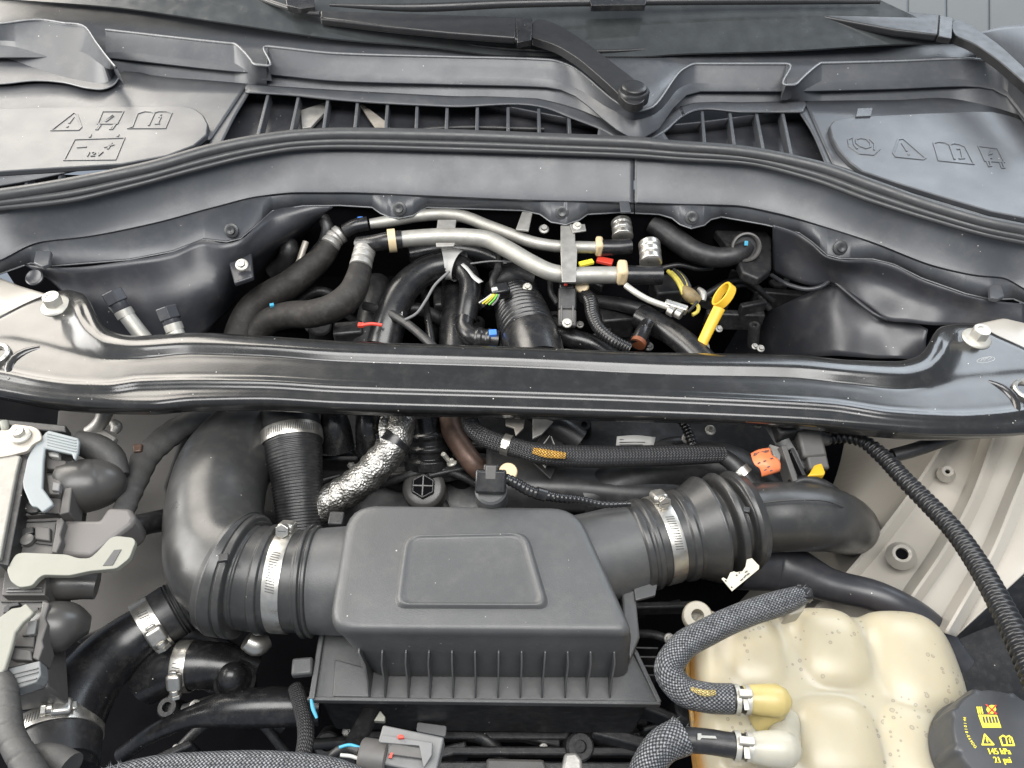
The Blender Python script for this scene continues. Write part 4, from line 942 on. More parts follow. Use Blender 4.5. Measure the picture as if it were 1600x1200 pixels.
spring_clamp('pale spring clamp on the lower tank port hose', (1160,1166,-.045), W((1178,1168,-.045)) - W((1140,1164,-.045)), 19.5 * km, .018)
hb = tag(plate('hose_bracket', rnd([(1236,926),(1258,922),(1262,938),(1256,955),(1232,962),(1226,948)], 4, 3), -.04, .03, tabm, None, bevel=.003), 'small pale bracket holding the braided hose above the coolant tank', 'bracket')
tag(box('hose_clip', (1255,929,-.032), (1, -.1, 0), (.1, 1, 0), (0, 0, 1), .02, .016, .016, gloss_m, None, bevel=.003), 'small black clip on the bracket above the coolant tank', 'clip')
# label tag under the right coupler
lb = thing('paper_tag', 'cream printed tag hanging under the right intake coupler', 'tag')
def tg_(x, y): return (1100 + x * .1, 860 + y * .1)
plate('tag_card', [tg_(*p) for p in ((670,140),(750,120),(865,240),(860,290),(440,635),(275,440),(300,420),(360,455),(410,345),(470,325),(500,340),(600,325),(650,250))], -.075, .0015, mat('tag_cream', (.45, .42, .35), .5, var=.05), lb, bevel=.0003)
for a, b in (((500,395),(520,380)),((545,355),(560,345)),((640,345),(680,320)),((570,475),(610,440)),((620,430),(660,385)),((670,385),(710,355))):
    p0, p1 = P(*tg_(*a), -.0745), P(*tg_(*b), -.0745); pbox('tag_print', p0, p1, .0016, .0004, ink_m, lb, bevel=0)
for a in ((340,475),(432,575)): 
    p0 = P(*tg_(*a), -.0747); lathe('tag_hole', p0, Vector((0, 0, 1)), [(0, .0012), (.0005, .001), (.0005, 0)], ink_m, lb, seg=10)
# ------------------------------------------------------------------ corrugated conduit and connector on the right
cd = thing('corrugated_conduit', 'black corrugated wiring conduit running from the grey connector down the right side', 'conduit')
tube('conduit', [(1288,688,-.085),(1310,683,-.08),(1345,688,-.075),(1378,712,-.07),(1412,748,-.06),(1450,786,-.05),(1490,828,-.035),(1530,885,-.015),(1566,950,.005),(1600,1020,.02),(1630,1090,.03)], [9, 10, 11, 13, 14, 15, 16, 17.5, 19, 21, 23], conduit_m, cd, seg=32, n=1300, rmod=corr(.0085, .20))
cn = thing('harness_connector', 'black angled wiring connector with yellow lock beside the corrugated conduit', 'connector')
box('connector_body', (1264,697,-.08), (1, .1, 0), (-.1, .9, .3), (0, -.3, 1), .036, .042, .03, greyp_m, cn, bevel=.004)
box('connector_shell', (1272,722,-.09), (1, .1, 0), (-.1, .9, .3), (0, -.3, 1), .030, .030, .03, greyp_m, cn, bevel=.003)
box('connector_shell', (1250,722,-.10), (1, .1, 0), (-.1, .9, .3), (0, -.3, 1), .026, .034, .03, gloss_m, cn, bevel=.003)
plate('yellow_lock', [(1272,727),(1284,721),(1290,738),(1288,742),(1262,743),(1266,738)], -.078, .014, yellow_m, cn, bevel=.002)
tube('elbow', [(1262,690,-.075),(1275,684,-.078),(1292,687,-.085)], [11, 11, 10], greyp_m, cn, seg=18)
bk = thing('connector_bracket', 'dusty black plastic bracket carrying the connector above the right duct', 'bracket')
tube('post', [(1205,660,-.07),(1222,690,-.08),(1235,715,-.09),(1243,755,-.11)], [14, 13, 15, 20], dark_m, bk, seg=6, flat=.6)
pbox('flange_rib', P(1218,700,-.075), P(1236,755,-.095), .008, .03, greyp_m, bk)
pbox('flange_rib', P(1230,705,-.085), P(1252,752,-.10), .006, .03, dark_m, bk)
box('sensor_block', (1222,670,-.07), (1, .3, 0), (-.3, 1, 0), (0, 0, 1), .03, .034, .03, dark_m, bk, bevel=.004)
plate('fins', [(1202,693),(1222,699),(1219,721),(1210,716)], -.075, .02, dull_m, bk, bevel=.002)
tube('foot', [(1235,756,-.09),(1255,750,-.088),(1285,756,-.09),(1312,772,-.10)], [7, 8, 8, 6], dark_m, bk, seg=12)
og = thing('orange_tag', 'curled orange barcode tag beside the black connector bracket', 'tag')
OT = [[(1173,709,-.07),(1185,703,-.068),(1203,700,-.07)], [(1177,722,-.068),(1190,716,-.064),(1207,712,-.068)], [(1180,727,-.068),(1196,720,-.064),(1216,718,-.068)], [(1186,731,-.07),(1202,727,-.066),(1219,724,-.07)], [(1189,738,-.075),(1204,734,-.07),(1219,732,-.074)], [(1190,745,-.082),(1204,741,-.078),(1217,737,-.082)]]
linefan('tag_sheet', OT, orange_m, og, n=12, cross=3, solid=.001)
for i in range(12): 
    x = 1178 + i * 2.0; pbox('tag_print', P(x, 712.5 - i * .55, -.0655), P(x + 1, 708 - i * .5, -.0655), .0009 if i % 3 else .0014, .0005, ink_m, og, bevel=0)
for x, y in ((1184,724),(1193,721),(1204,717),(1199,730),(1203,736),(1194,735)): pbox('tag_print', P(x, y, -.0625), P(x + 4, y - 1.5, -.0625), .0018, .0005, ink_m, og, bevel=0)
# ================================================================== left electronics
em = thing('engine_computer', 'silver grey engine computer module at the left edge', 'control module')
plate('housing', [(-60,690),(32,712),(26,735),(0,872),(-60,884)], -.03, .05, mat('module_alu', (.24,.232,.21), .5, metal=.35, var=.15, vscale=40, bump=.15, bscale=300), em, bevel=.002)
plate('gap_shade', [(30,709),(45,713),(13,884),(-4,880)], -.036, .05, dark_m, em, bevel=.001)  # dark strip laid in as the shade of the gap beside the module
mb = thing('module_bracket', 'tan metal mounting ear with a bolt at the left edge', 'bracket')
plate('ear', rnd([(-40,672),(14,672),(20,662),(52,666),(62,672),(66,686),(50,694),(44,704),(14,712),(-40,720)], 5, 4), -.028, .006, tan_m, mb, bevel=.0015)
p = P(33,681,-.026); bolt('bolt', p, Vector((0,0,1)), 15 * mpp(p), bolt_m, mb)
tag(plate('plastic_strip', [(-40,650),(20,656),(103,664),(103,675),(60,672),(-40,666)], -.034, .02, dark_m, None, bevel=.002), 'black plastic strip under the brace beside the bolted ear', 'trim strip')
tag(tube('white_pin', [(6,660,-.028),(8,668,-.03),(8,676,-.034)], [7, 6, 5], cream_m, None, seg=12), 'small white plastic pin at the left edge by the bolted ear', 'pin')
ep = tag(plate('plug_backplate', [(20,705),(75,690),(118,712),(105,800),(70,960),(75,1075),(-40,1090),(-40,900),(5,880)], -.075, .06, greyp_m, None, bevel=.004), 'dark grey panel behind the three computer plugs', 'panel')
def plug(lab, polys, boot, lever, cord=None):
    c = thing('computer_plug', lab, 'wiring plug', 'plugs on the engine computer')
    for nm, pts, z, th, m in polys: plate(nm, pts, z, th, m, c, bevel=.0016)
    return c
g2 = greyp_m
pl1 = plug('upper computer plug with pale blue lever and big round boot', [
 ('shell', [(72,712),(112,722),(108,745),(104,770),(96,802),(30,806),(26,790),(60,740)], -.055, .03, g2),
 ('latch', [(72,716),(104,720),(101,734),(72,732)], -.047, .015, g2), ('latch', [(72,742),(90,742),(96,755),(92,772),(76,772)], -.045, .015, g2), ('latch', [(82,752),(94,755),(92,767),(80,766)], -.041, .01, midgrey_m),
 ('shell_rim', [(112,718),(117,720),(108,800),(92,804),(96,780)], -.05, .04, g2), ('key_ring', rnd([(38,785),(62,790),(60,800),(44,802),(36,795)], 4, 3), -.050, .01, dark_m),
 ('pin_label', [(74,704),(92,706),(91,714),(76,712)], -.046, .01, white_m)], None, None)
def boot(par, pts, rs):
    tube('boot', pts, rs, boot_m, par, seg=32, n=40)
boot(pl1, [(100,762,-.08),(125,760,-.08),(150,756,-.085),(176,748,-.09),(188,742,-.095)], [40, 42, 40, 30, 14])
plate('lever', [(70,676),(76,672),(122,684),(124,690),(122,706),(118,718),(114,716),(112,709),(70,700),(68,720),(66,762),(82,784),(83,788),(66,800),(58,792),(50,791),(46,786),(36,762),(35,752),(42,718),(48,704)], -.032, .006, pale_m, pl1, bevel=.0018)
for i in range(5): pbox('lever_rib', P(74, 677 + i * 4.4, -.0315), P(119, 688 + i * 4.4, -.0315), .0016, .0016, pale_m, pl1, bevel=.0004)
pl2 = plug('middle computer plug with a long cream lever arm', [
 ('shell', [(22,812),(92,808),(96,815),(88,862),(76,866),(70,930),(2,930),(8,880)], -.06, .03, g2), ('shell_rim', [(96,808),(100,815),(94,835),(96,845),(88,864),(80,862),(86,830),(88,812)], -.05, .03, g2),
 ('key_ring', [(27,832),(36,824),(52,822),(52,832),(42,834),(36,846),(27,848)], -.053, .008, dark_m), ('latch', [(54,822),(78,824),(78,845),(54,842)], -.054, .012, g2)], None, None)
p = P(45,846,-.058); lathe('pivot', p, Vector((0,0,1)), [(0, .008), (.006, .008), (.007, .006), (.007, 0)], g2, pl2, seg=20)
plate('cover', [(96,812),(155,812),(168,792),(204,793),(212,808),(205,820),(170,846),(140,870),(110,868),(90,866)], -.062, .05, mat('cover_taupe', (.105,.098,.094), .45, var=.06, bump=.06), pl2, bevel=.006)
lever_o = rnd([(10,890),(24,866),(34,863),(104,866),(122,872),(140,872),(152,862),(172,840),(182,837),(208,840),(212,846),(202,872),(182,888),(140,892),(108,899),(66,898),(58,905),(50,915),(30,918),(16,908)], 5, 3)
plate('lever', lever_o, -.038, .008, cream_m, pl2, bevel=.003)
plate('lever_slot', [(178,859),(190,858),(176,883),(160,884)], -.0372, .003, ink_m, pl2, bevel=.0005)
boot(pl2, [(70,910,-.09),(100,912,-.09),(130,912,-.095),(152,914,-.10)], [26, 26, 24, 22])
pl3 = plug('lower computer plug with white lever and round boot near the bottom left', [
 ('shell', [(-40,938),(68,938),(76,944),(70,985),(64,1030),(-40,1060)], -.06, .03, g2), ('shell_rim', [(66,938),(77,942),(70,965),(74,975),(66,1000),(68,1010),(60,1032),(50,1028),(58,990)], -.05, .03, g2), ('latch', [(42,970),(58,968),(54,990),(40,992)], -.052, .01, midgrey_m), ('latch', [(20,1012),(48,1016),(50,1032),(16,1030)], -.05, .01, g2),
 ('strap', [(6,1046),(62,1032),(64,1054),(56,1066),(20,1078)], -.05, .02, mat('strap_grey', (.17,.175,.175), .45, var=.06)), ('key_ring', [(4,950),(12,942),(30,940),(30,946),(16,948),(12,958),(4,958)], -.053, .008, dark_m)], None, None)
boot(pl3, [(64,985,-.085),(88,980,-.085),(112,976,-.09),(140,976,-.1)], [36, 40, 34, 14])
plate('lever', [(-40,985),(0,963),(18,950),(32,948),(40,942),(53,956),(48,962),(36,972),(24,988),(18,1012),(8,1044),(-6,1062),(-40,1070)], -.036, .007, cream_m, pl3, bevel=.002)
def lines(par, z, segs, m, w=.0014, h=.003):
    for x0, y0, x1, y1 in segs: pbox('moulded_rib', P(x0, y0, z), P(x1, y1, z), w, h, m, par, bevel=.0003)
lines(pl1, -.0535, [(74,738,100,740),(70,776,96,778),(66,780,64,800),(100,728,94,800),(84,742,84,772),(40,800,90,803),(44,788,60,791)], dark_m)
lines(pl1, -.0530, [(76,722,100,726),(76,728,100,731),(97,745,95,770),(80,756,92,758)], midgrey_m)
lines(pl2, -.0590, [(24,817,90,814),(56,849,84,852),(56,826,56,846),(88,818,82,860),(20,826,14,866),(60,836,78,838)], dark_m)
lines(pl2, -.0585, [(56,830,76,832),(24,852,40,854),(10,925,66,924),(12,920,66,919)], midgrey_m)
lines(pl3, -.0590, [(2,941,66,941),(40,966,62,964),(36,994,56,994),(18,1010,52,1012),(60,950,52,1026),(26,1034,60,1026),(20,960,36,958)], dark_m)
lines(pl3, -.0585, [(44,974,56,973),(44,980,55,980),(22,1018,46,1021),(24,1024,46,1027)], midgrey_m)
lines(pl3, -.0495, [(10,1056,60,1044),(14,1062,60,1050),(18,1070,58,1060)], midgrey_m)
# tray floor behind the plugs and harness
tag(plate('side_tray', [(90,640),(300,640),(260,760),(300,930),(300,980),(220,960),(120,1000),(60,960)], -.22, .02, mat('tray_taupe', (.085,.080,.076), .55, var=.12, vscale=12, dust=.06), None, bevel=.004), 'taupe grey plastic side tray behind the computer plugs', 'tray')
hn = thing('taped_harness', 'thick cloth taped wiring harness running up behind the computer plugs', 'wiring harness')
cloth_m = mat('cloth_tape', (.045,.044,.043), .6, var=.2, bump=.35, bscale=260, vscale=40, dust=.08)
tube('trunk', [(190,808,-.10),(200,780,-.11),(214,745,-.115),(230,712,-.12),(262,682,-.125),(305,655,-.13),(360,640,-.14)], [16, 17, 19, 20, 20, 18, 16], cloth_m, hn, seg=20, flat=.7, rmod=lambda s, th, t: 1 + .05 * math.sin(s * 260 + th))
tube('branch', [(262,812,-.16),(230,818,-.13),(205,825,-.11),(185,830,-.10)], [18, 17, 18, 14], dark_m, hn, seg=20)
tube('branch', [(120,690,-.07),(150,700,-.075),(175,716,-.08),(188,745,-.09)], [18, 22, 20, 14], cloth_m, hn, seg=20)
plate('fir_tree_clip', [(206,694),(222,692),(220,704),(208,706)], -.10, .01, copper_m, hn, bevel=.002)
ac = thing('ac_fitting', 'small aluminium pipe fitting under the brace above the upper plug', 'pipe fitting')
tube('pipe', [(165,640,-.10),(160,655,-.11),(150,668,-.12),(138,676,-.125)], [13, 11, 11, 10], dull_m, ac, seg=16)
tube('collar', [(176,660,-.11),(182,667,-.112),(178,676,-.115)], [6, 9, 6], dull_m, ac, seg=16)
plate('lug', [(130,678),(160,668),(182,682),(176,690),(140,686)], -.12, .012, dull_m, ac, bevel=.003)
# ================================================================== lower left hoses
ch_ = thing('charge_hose', 'fine ribbed black charge hose under the left intake elbow', 'hose')
cp_ = [(350,912,-.20),(300,938,-.20),(262,960,-.20),(225,984,-.20)]
tube('hose_body', cp_, [44, 44, 43, 42], rubber_m, ch_, seg=40, n=240, rmod=lambda s, th, t: 1 - (.05 * (.5 + .5 * math.cos(2*math.pi*s/.006)) if t < .62 else .0))
axc = W(cp_[3]) - W(cp_[2]); pc_ = P(238,977,-.20); kc = mpp(pc_)
clamp('worm clamp on the ribbed charge hose below the left elbow', pc_, axc, 44.5 * kc, 27 * kc, (241,992), slots=(214,962,230,982), head=(256,1004))
bp_ = thing('charge_pipe', 'glossy black charge pipe curving to the bottom left corner', 'pipe')
tube('pipe_body', [(228,983,-.20),(190,1010,-.20),(150,1050,-.195),(115,1100,-.19),(95,1150,-.185),(88,1215,-.18)], [38, 42, 48, 55, 58, 58], gloss_m, bp_, seg=40)
tube('hose_end', [(92,1128,-.188),(89,1160,-.185),(88,1205,-.18)], [64, 64, 62], rubber_m, bp_, seg=40)
p3 = P(88,1148,-.186); k3 = mpp(p3)
clamp('wide worm clamp round the charge pipe in the bottom left corner', p3, W((92,1128,-.188)) - W((88,1190,-.18)), 66 * k3, 26 * k3, (98,1147), slots=(38,1146,78,1147), head=(72,1143))
oh = thing('side_hose', 'short black hose with a clamp beside the ribbed charge hose', 'hose')
tube('hose_body', [(230,1060,-.25),(262,1045,-.235),(300,1040,-.23),(345,1042,-.24),(390,1060,-.26)], [40, 38, 36, 36, 36], gloss_m, oh, seg=32)
p4 = P(290,1041,-.232); k4 = mpp(p4)
clamp('worm clamp standing upright on the short black hose', p4, (1, .05, 0), 38 * k4, 22 * k4, (292,1060), slots=(292,1040,292,1050), head=(292,1075))
lm = thing('wiring_loom', 'grey spiral wrapped wiring loom in the bottom left corner', 'wiring loom')
tube('loom_wrap', [(-10,1046,-.05),(6,1072,-.045),(12,1110,-.04),(18,1150,-.035),(40,1192,-.03),(60,1230,-.03)], [14, 18, 19, 20, 22, 24], cloth_m, lm, seg=20, n=120, rmod=lambda s, th, t: 1 - .07 * (((s / .022 + th / (2 * math.pi)) % 1) < .12))
tube('loom_branch', [(40,1190,-.05),(60,1180,-.06),(85,1186,-.06),(110,1200,-.06)], [20, 18, 22, 24], cloth_m, lm, seg=18)
sb = thing('sleeved_cable', 'braided black sleeve lying along the bottom edge at left', 'sleeve')
tube('sleeve', [(150,1230,-.10),(220,1208,-.095),(330,1200,-.09),(440,1200,-.09),(520,1208,-.09),(570,1227,-.09)], [24, 22, 24, 24, 22, 22], braid_m, sb, seg=28, n=110)
fray(sb, (172,1212,-.09), P(165,1175,-.09) - P(175,1205,-.09), .014, bpy.data.materials['strands_pale'], 40)
gc = thing('grey_plug', 'grey electrical plug with red lock at the bottom centre', 'wiring plug')
ux = (P(680,1185,-.10) - P(560,1160,-.10)).normalized(); uz = Vector((0, 0, 1)); uy = uz.cross(ux)
box('plug_body', (640,1176,-.10), ux, uy, uz, .072, .040, .026, midgrey_m, gc, bevel=.002)
cyl('plug_collar', P(563,1180,-.10), P(606,1186,-.10), .019, greyp_m, gc, seg=28)
plate('plug_flange', [(598,1148),(676,1160),(675,1180),(662,1200),(655,1165),(594,1160)], -.075, .005, midgrey_m, gc, bevel=.001)
plate('plug_lid', [(612,1160),(668,1170),(664,1186),(606,1178)], -.078, .006, greyp_m, gc, bevel=.001)
plate('red_lock', [(620,1150),(624,1147),(630,1148),(632,1153),(622,1154)], -.07, .008, red_m, gc, bevel=.001)
plate('red_lock', [(610,1176),(614,1176),(612,1184),(607,1184)], -.078, .004, red_m, gc, bevel=0)
tube('wires', [(512,1195,-.12),(522,1178,-.11),(540,1168,-.105),(562,1174,-.10)], 7, rubber_m, gc, seg=14)
tube('wires', [(532,1180,-.10),(550,1182,-.10),(566,1188,-.10)], 3, white_m, gc, seg=8)
tube('wires', [(530,1168,-.098),(545,1164,-.098),(562,1168,-.098)], 2.5, cyan_m, gc, seg=8)
for nm, lab, pts, r, z, m in (('coolant_pipe', 'dull black pipe with collars left of the ribbed tray', [(190,1180,-.30),(250,1140,-.25),(300,1120,-.235),(345,1110,-.23),(395,1106,-.23),(500,1104,-.24)], [12, 14, 17, 26, 30, 28], 0, gloss_m), ('dark_hose', 'thin dark hose rising below the left tray corner', [(470,1200,-.16),(478,1150,-.17),(470,1100,-.19),(462,1075,-.2)], [13, 13, 13, 12], 0, braid2_m), ('drain_tube', 'dark tube leaning below the air filter box', [(540,1190,-.2),(560,1150,-.22),(585,1105,-.24)], [16, 15, 14], 0, dark_m)):
    tag(tube(nm, pts, r, m, None, seg=24), lab, nm.split('_')[1])
for x in (352, 370, 376, 452): pass
pk = thing('rubber_valve', 'domed black rubber cap beside the left coupler underside', 'rubber cap')
p = P(366,1062,-.22); k = mpp(p)
lathe('dome', p, Vector((.1, -.1, 1)), [(-.05, 26*k), (0, 27*k), (.004, 24*k), (.018, 22*k), (.03, 17*k), (.036, 9*k), (.038, 0)], gloss_m, pk, seg=32)
lathe('rim', p, Vector((.1, -.1, 1)), [(-.02, 28*k), (-.012, 32*k), (-.004, 32*k), (0, 27*k)], gloss_m, pk, seg=32)
st_ = thing('metal_spout', 'shiny metal neck beneath the left intake coupler', 'metal neck')
tube('neck', [(385,1000,-.17),(402,1008,-.18),(418,1000,-.185)], [14, 17, 12], steel_m, st_, seg=20)
tag(tube('blue_tape_strip', [(486,1092,-.15),(489,1107,-.152),(495,1122,-.155)], [2, 3, 2], cyan_m, None, seg=8, flat=.4), 'short blue tape strip at the left corner of the air box tray', 'tape')
tag(plate('white_tab', [(584,1126),(594,1110),(602,1120),(601,1127)], -.2, .01, cream_m, None, bevel=.001), 'small white triangular tab under the ribbed tray', 'tab')
tag(plate('grey_tab', rnd([(652,1128),(698,1134),(696,1151),(650,1142)], 3, 3), -.28, .01, midgrey_m, None, bevel=.001), 'dim grey plate deep below the ribbed tray', 'plate')
bb = thing('lower_bracket', 'pale metal bracket at the bottom edge right of centre', 'bracket')
plate('bracket_arm', [(872,1230),(882,1176),(900,1174),(910,1186),(912,1230)], -.2, .02, dull_m, bb, bevel=.004)
plate('bracket_base', [(760,1184),(850,1186),(866,1230),(755,1230)], -.3, .02, greyp_m, bb, bevel=.004)
# ================================================================== items just in front of the brace
ct = thing('turbo_hose', 'ribbed black turbo hose with band standing behind the left coupler', 'hose')
tube('hose_body', [(452,640,-.11),(455,665,-.115),(458,700,-.125),(464,750,-.145),(470,830,-.18)], [42, 45, 45, 40, 36], rubber_m, ct, seg=40, n=160, rmod=lambda s, th, t: 1 - (.035 * (.5 + .5 * math.cos(2*math.pi*s/.0045)) if t > .32 else 0) - .02 * (math.cos(th * 9) > .3 and t > .3))
p5 = P(456,684,-.12); k5 = mpp(p5)
clamp('plain steel band clamp round the top of the ribbed turbo hose', p5, P(453,650,-.112) - P(460,715,-.13), 46.5 * k5, 21 * k5, (455,684), slots=(-.8, .8), screw=False)
fh = thing('foil_hose', 'hose wrapped in crinkled silver foil behind the air filter box', 'foil wrapped hose')
tube('wrap', [(626,636,-.10),(624,665,-.105),(614,695,-.115),(592,725,-.13),(560,755,-.145),(525,778,-.16),(490,800,-.175)], [24, 24, 25, 26, 26, 26, 26], foil_m, fh, seg=28, n=110, rmod=lambda s, th, t: 1 + .03 * math.sin(s * 330 + 2 * th) + .025 * math.sin(s * 170 - 3 * th + 1))
tube('foil_lap', [(600,648,-.085),(598,668,-.09),(600,690,-.1)], [5, 7, 6], foil_m, fh, seg=10, flat=.5)
tube('black_tie', [(621,686,-.112),(615,693,-.1145),(612,698,-.116)], 27, gloss_m, fh, seg=28, n=8)
box('tie_head', (592,684,-.10), (1, .3, 0), (-.3, 1, 0), (0, 0, 1), .008, .012, .008, gloss_m, fh, bevel=.001)
oc = thing('oil_filter_cap', 'round black oil filter cap with hexagon centre behind the air filter box', 'filter cap')
p = P(662,762,-.20); k = mpp(p); a_ = Vector((0, -.35, 1)).normalized()
lathe('cap_disc', p, a_, [(-.06, 34*k), (-.004, 34*k), (0, 32*k), (.003, 26*k), (.003, 0)], boot_m, oc, seg=36)
q = p + a_ * .003
hexa('hexagon', q, a_, 20*k, .010, gloss_m, oc, bevel=.002)
q2 = q + a_ * .0095
_, u, v = frame(a_)
hexa('recess', q2, a_, 17*k, .0010, void_m, oc, bevel=0)
for d, e in ((u, v), (v, u)): box('rib', q2 + a_ * .0012, d, e, a_, 32*k, .0022, .002, boot_m, oc, bevel=.0003)
p = P(662,756,-.188)
cyl_m = dark_m
ot = thing('oil_filler_tube', 'black stepped filter housing under the brace behind the filter cap', 'housing')
tube('housing', [(665,650,-.15),(670,690,-.18),(672,730,-.21)], 40, gloss_m, ot, seg=36, n=60, rmod=rprof([0,.3,.33,.40,.43,.55,.58,.65,.68,.8,.83,1], [.7,.7,.82,.82,.78,.78,.9,.9,.84,.84,1,1]))
sbt = thing('stud_bolt', 'small zinc stud bolt beside the filter housing', 'bolt')
cyl('stud', P(692,709,-.15), P(703,722,-.17), .004, bolt_m, sbt)
p = P(706,724,-.165); bolt('nut', p, Vector((-.3, .5, 1)), 8*mpp(p), bolt_m, sbt)
rp = tag(tube('bare_pipe', [(700,640,-.14),(706,672,-.15),(722,700,-.16),(740,725,-.17),(760,745,-.19)], [17, 17, 17, 17, 15], copper_m, None, seg=20), 'bare brown stained metal pipe behind the airbox sensor', 'pipe')
sl = thing('sleeved_coolant_hose', 'black sleeved hose with orange mark crossing behind the air filter box', 'hose')
tube('rubber_neck', [(730,640,-.08),(738,668,-.085),(760,684,-.085),(792,696,-.085),(815,702,-.085)], [13, 14, 15, 15, 15], braid2_m, sl, seg=22)
tube('sleeve', [(800,698,-.082),(840,708,-.08),(900,713,-.08),(980,713,-.08),(1060,711,-.08),(1132,710,-.083)], [13, 16, 17.5, 17, 16, 13], braid2_m, sl, seg=28, n=140)
tube('tracer', [(833,704,-.0632),(850,708,-.0622),(884,712,-.0622)], [5, 6.5, 5], braido_m, sl, seg=14, flat=.35)
tube('rubber_end', [(1125,710,-.085),(1145,724,-.088),(1160,740,-.092),(1172,756,-.1)], [12, 13, 13, 13], rubber_m, sl, seg=20)
for lab, c, d, r in (('narrow metal crimp at the left end of the sleeved hose', (792,695,-.085), P(815,702,-.085) - P(770,688,-.085), 16), ('narrow metal crimp at the right end of the sleeved hose', (1158,738,-.0915), P(1172,756,-.1) - P(1145,724,-.088), 15)):
    pc = W(c); k = mpp(pc)
    cr = thing('hose_crimp', lab, 'hose crimp', 'narrow crimps on the sleeved hose')
    lathe('ring', pc, d, [(-.006, r*k), (-.006, (r+1)*k), (.006, (r+1)*k), (.006, r*k)], steel_m, cr, seg=30, caps=False)
    a_, u, v = frame(d, CP - pc); box('ear', pc + u * ((r + 2) * k) + v * .004, a_, v, u, .010, .006, .004, steel_m, cr, bevel=.001)
wl_ = thing('warning_label', 'white printed label standing behind the sleeved hose', 'label')
linefan('label_sheet', [[(964,682,-.10),(990,680,-.095),(1024,683,-.10)], [(962,700,-.11),(990,698,-.105),(1020,702,-.11)]], white_m, wl_, n=10, solid=.0008)
for i, (x0, x1, y) in enumerate(((968,1000,687),(968,1008,691),(968,1004,695))):
    pbox('label_print', P(x0, y, -.1005), P(x1, y, -.1005), .0009, .001, ink_m, wl_, bevel=0)
ic = thing('intake_manifold_cover', 'dusty black moulded cover under the sleeved hose', 'engine cover')
loft('cover_shell', [[(760,690,-.20),(880,700,-.20),(1000,700,-.22),(1120,700,-.24)], [(770,720,-.16),(880,728,-.15),(1000,735,-.17),(1120,735,-.20)], [(780,760,-.15),(880,762,-.14),(1000,770,-.15),(1120,770,-.19)], [(790,800,-.19),(880,800,-.18),(1000,805,-.18),(1120,800,-.22)]], mat('dusty_cover', (.020, .020, .021), .45, var=.3, vscale=14, dust=.30, dustcol=(.12,.115,.11)), ic, n=40, cross=6, solid=.004)
strokes('white_diamond', [[(860,679),(868,700),(852,730),(838,710),(860,679)]], -.112, .0014, white_m, ic)
plate('diamond_backing', [(858,664),(885,700),(860,748),(822,712)], -.114, .004, dark_m, ic, bevel=.001)
tube('air_neck', [(830,640,-.10),(850,655,-.105),(880,672,-.11),(905,690,-.12)], [16, 18, 20, 20], dark_m, ic, seg=24)
br2 = thing('metal_bracket', 'bare metal bracket just under the middle of the brace', 'bracket')
plate('bracket_plate', [(790,655),(820,655),(818,668),(806,680),(803,668),(790,664)], -.07, .004, tan_m, br2, bevel=.001)
plate('bracket_tongue', [(832,652),(868,656),(846,678),(832,685)], -.09, .004, dull_m, br2, bevel=.001)
ys = thing('yellow_spout_cap', 'small amber plastic cap behind the airbox sensor', 'cap')
cyl('cap_body', P(794,742,-.09), P(794,736,-.075), .013, natural_m, ys)
cf = tag(tube('corrugated_tube', [(1060,650,-.12),(1072,668,-.13),(1082,695,-.14),(1088,715,-.15)], [8, 8, 8, 8], gloss_m, None, seg=16, n=90, rmod=corr(.006, .2)), 'thin corrugated tube dropping behind the sleeved hose', 'tube')
tag(bolt('small_bolt', P(1110,672,-.10), Vector((0,-.3,1)), .008, bolt_m), 'small hex bolt under the brace left of the connector bracket', 'bolt')
tag(bolt('lone_bolt', P(1169,748,-.09), Vector((0,-.3,1)), .004, white_m), 'tiny white bolt head beside the right crimp of the sleeved hose', 'bolt')
dh = thing('rear_duct', 'wide dark duct running behind the pleated right coupler', 'duct')
tube('duct_body', [(905,780,-.17),(980,752,-.17),(1060,735,-.18),(1140,740,-.19),(1200,780,-.2)], [30, 36, 40, 44, 40], dark_m, dh, seg=28)
# ================================================================== rear bay
# splash shields left and right
ls = thing('splash_shield', 'dark grey plastic side shield behind the two refrigerant ports at left', 'shield', 'cowl side shields')
linefan('panel', [[(40,412,.004),(76,417,.006),(202,407,.008),(270,394,.008),(319,375,.008),(356,380,.008),(380,372,.008),(398,355,.008),(425,331,.008),(475,323,.008),(520,322,.008)],
 [(70,430,-.015),(110,440,-.02),(215,437,-.02),(275,430,-.02),(318,414,-.02),(350,410,-.02),(375,402,-.02),(396,390,-.02),(420,374,-.02),(455,356,-.02),(500,338,-.02)],
 [(110,470,-.045),(150,480,-.05),(235,477,-.05),(285,470,-.05),(318,458,-.05),(340,450,-.05),(360,438,-.06),(382,425,-.07),(405,410,-.08),(435,392,-.09),(475,370,-.1)],
 [(150,540,-.10),(190,545,-.11),(260,540,-.11),(300,530,-.12),(322,518,-.12),(335,505,-.13),(350,490,-.15),(370,470,-.16),(390,455,-.17),(415,435,-.18),(450,412,-.2)]], shield_m, ls, n=70, cross=5, solid=.003)
plate('bolt_pad', [(352,392),(392,388),(396,432),(366,442)], -.0215, .01, shield_m, ls, bevel=.003)
p = P(378,414,-.012); bolt('bolt', p, Vector((.1,-.5,1)), 10*mpp(p), bolt_m, ls)
lathe('plug', P(55,434,-.006), Vector((0,-.4,1)), [(0, .014), (.003, .014), (.004, .012), (.003, .010), (.003, 0)], shield_m, ls, seg=24)
rs_ = thing('splash_shield', 'dark folded plastic side shield behind the right end of the brace', 'shield', 'cowl side shields')
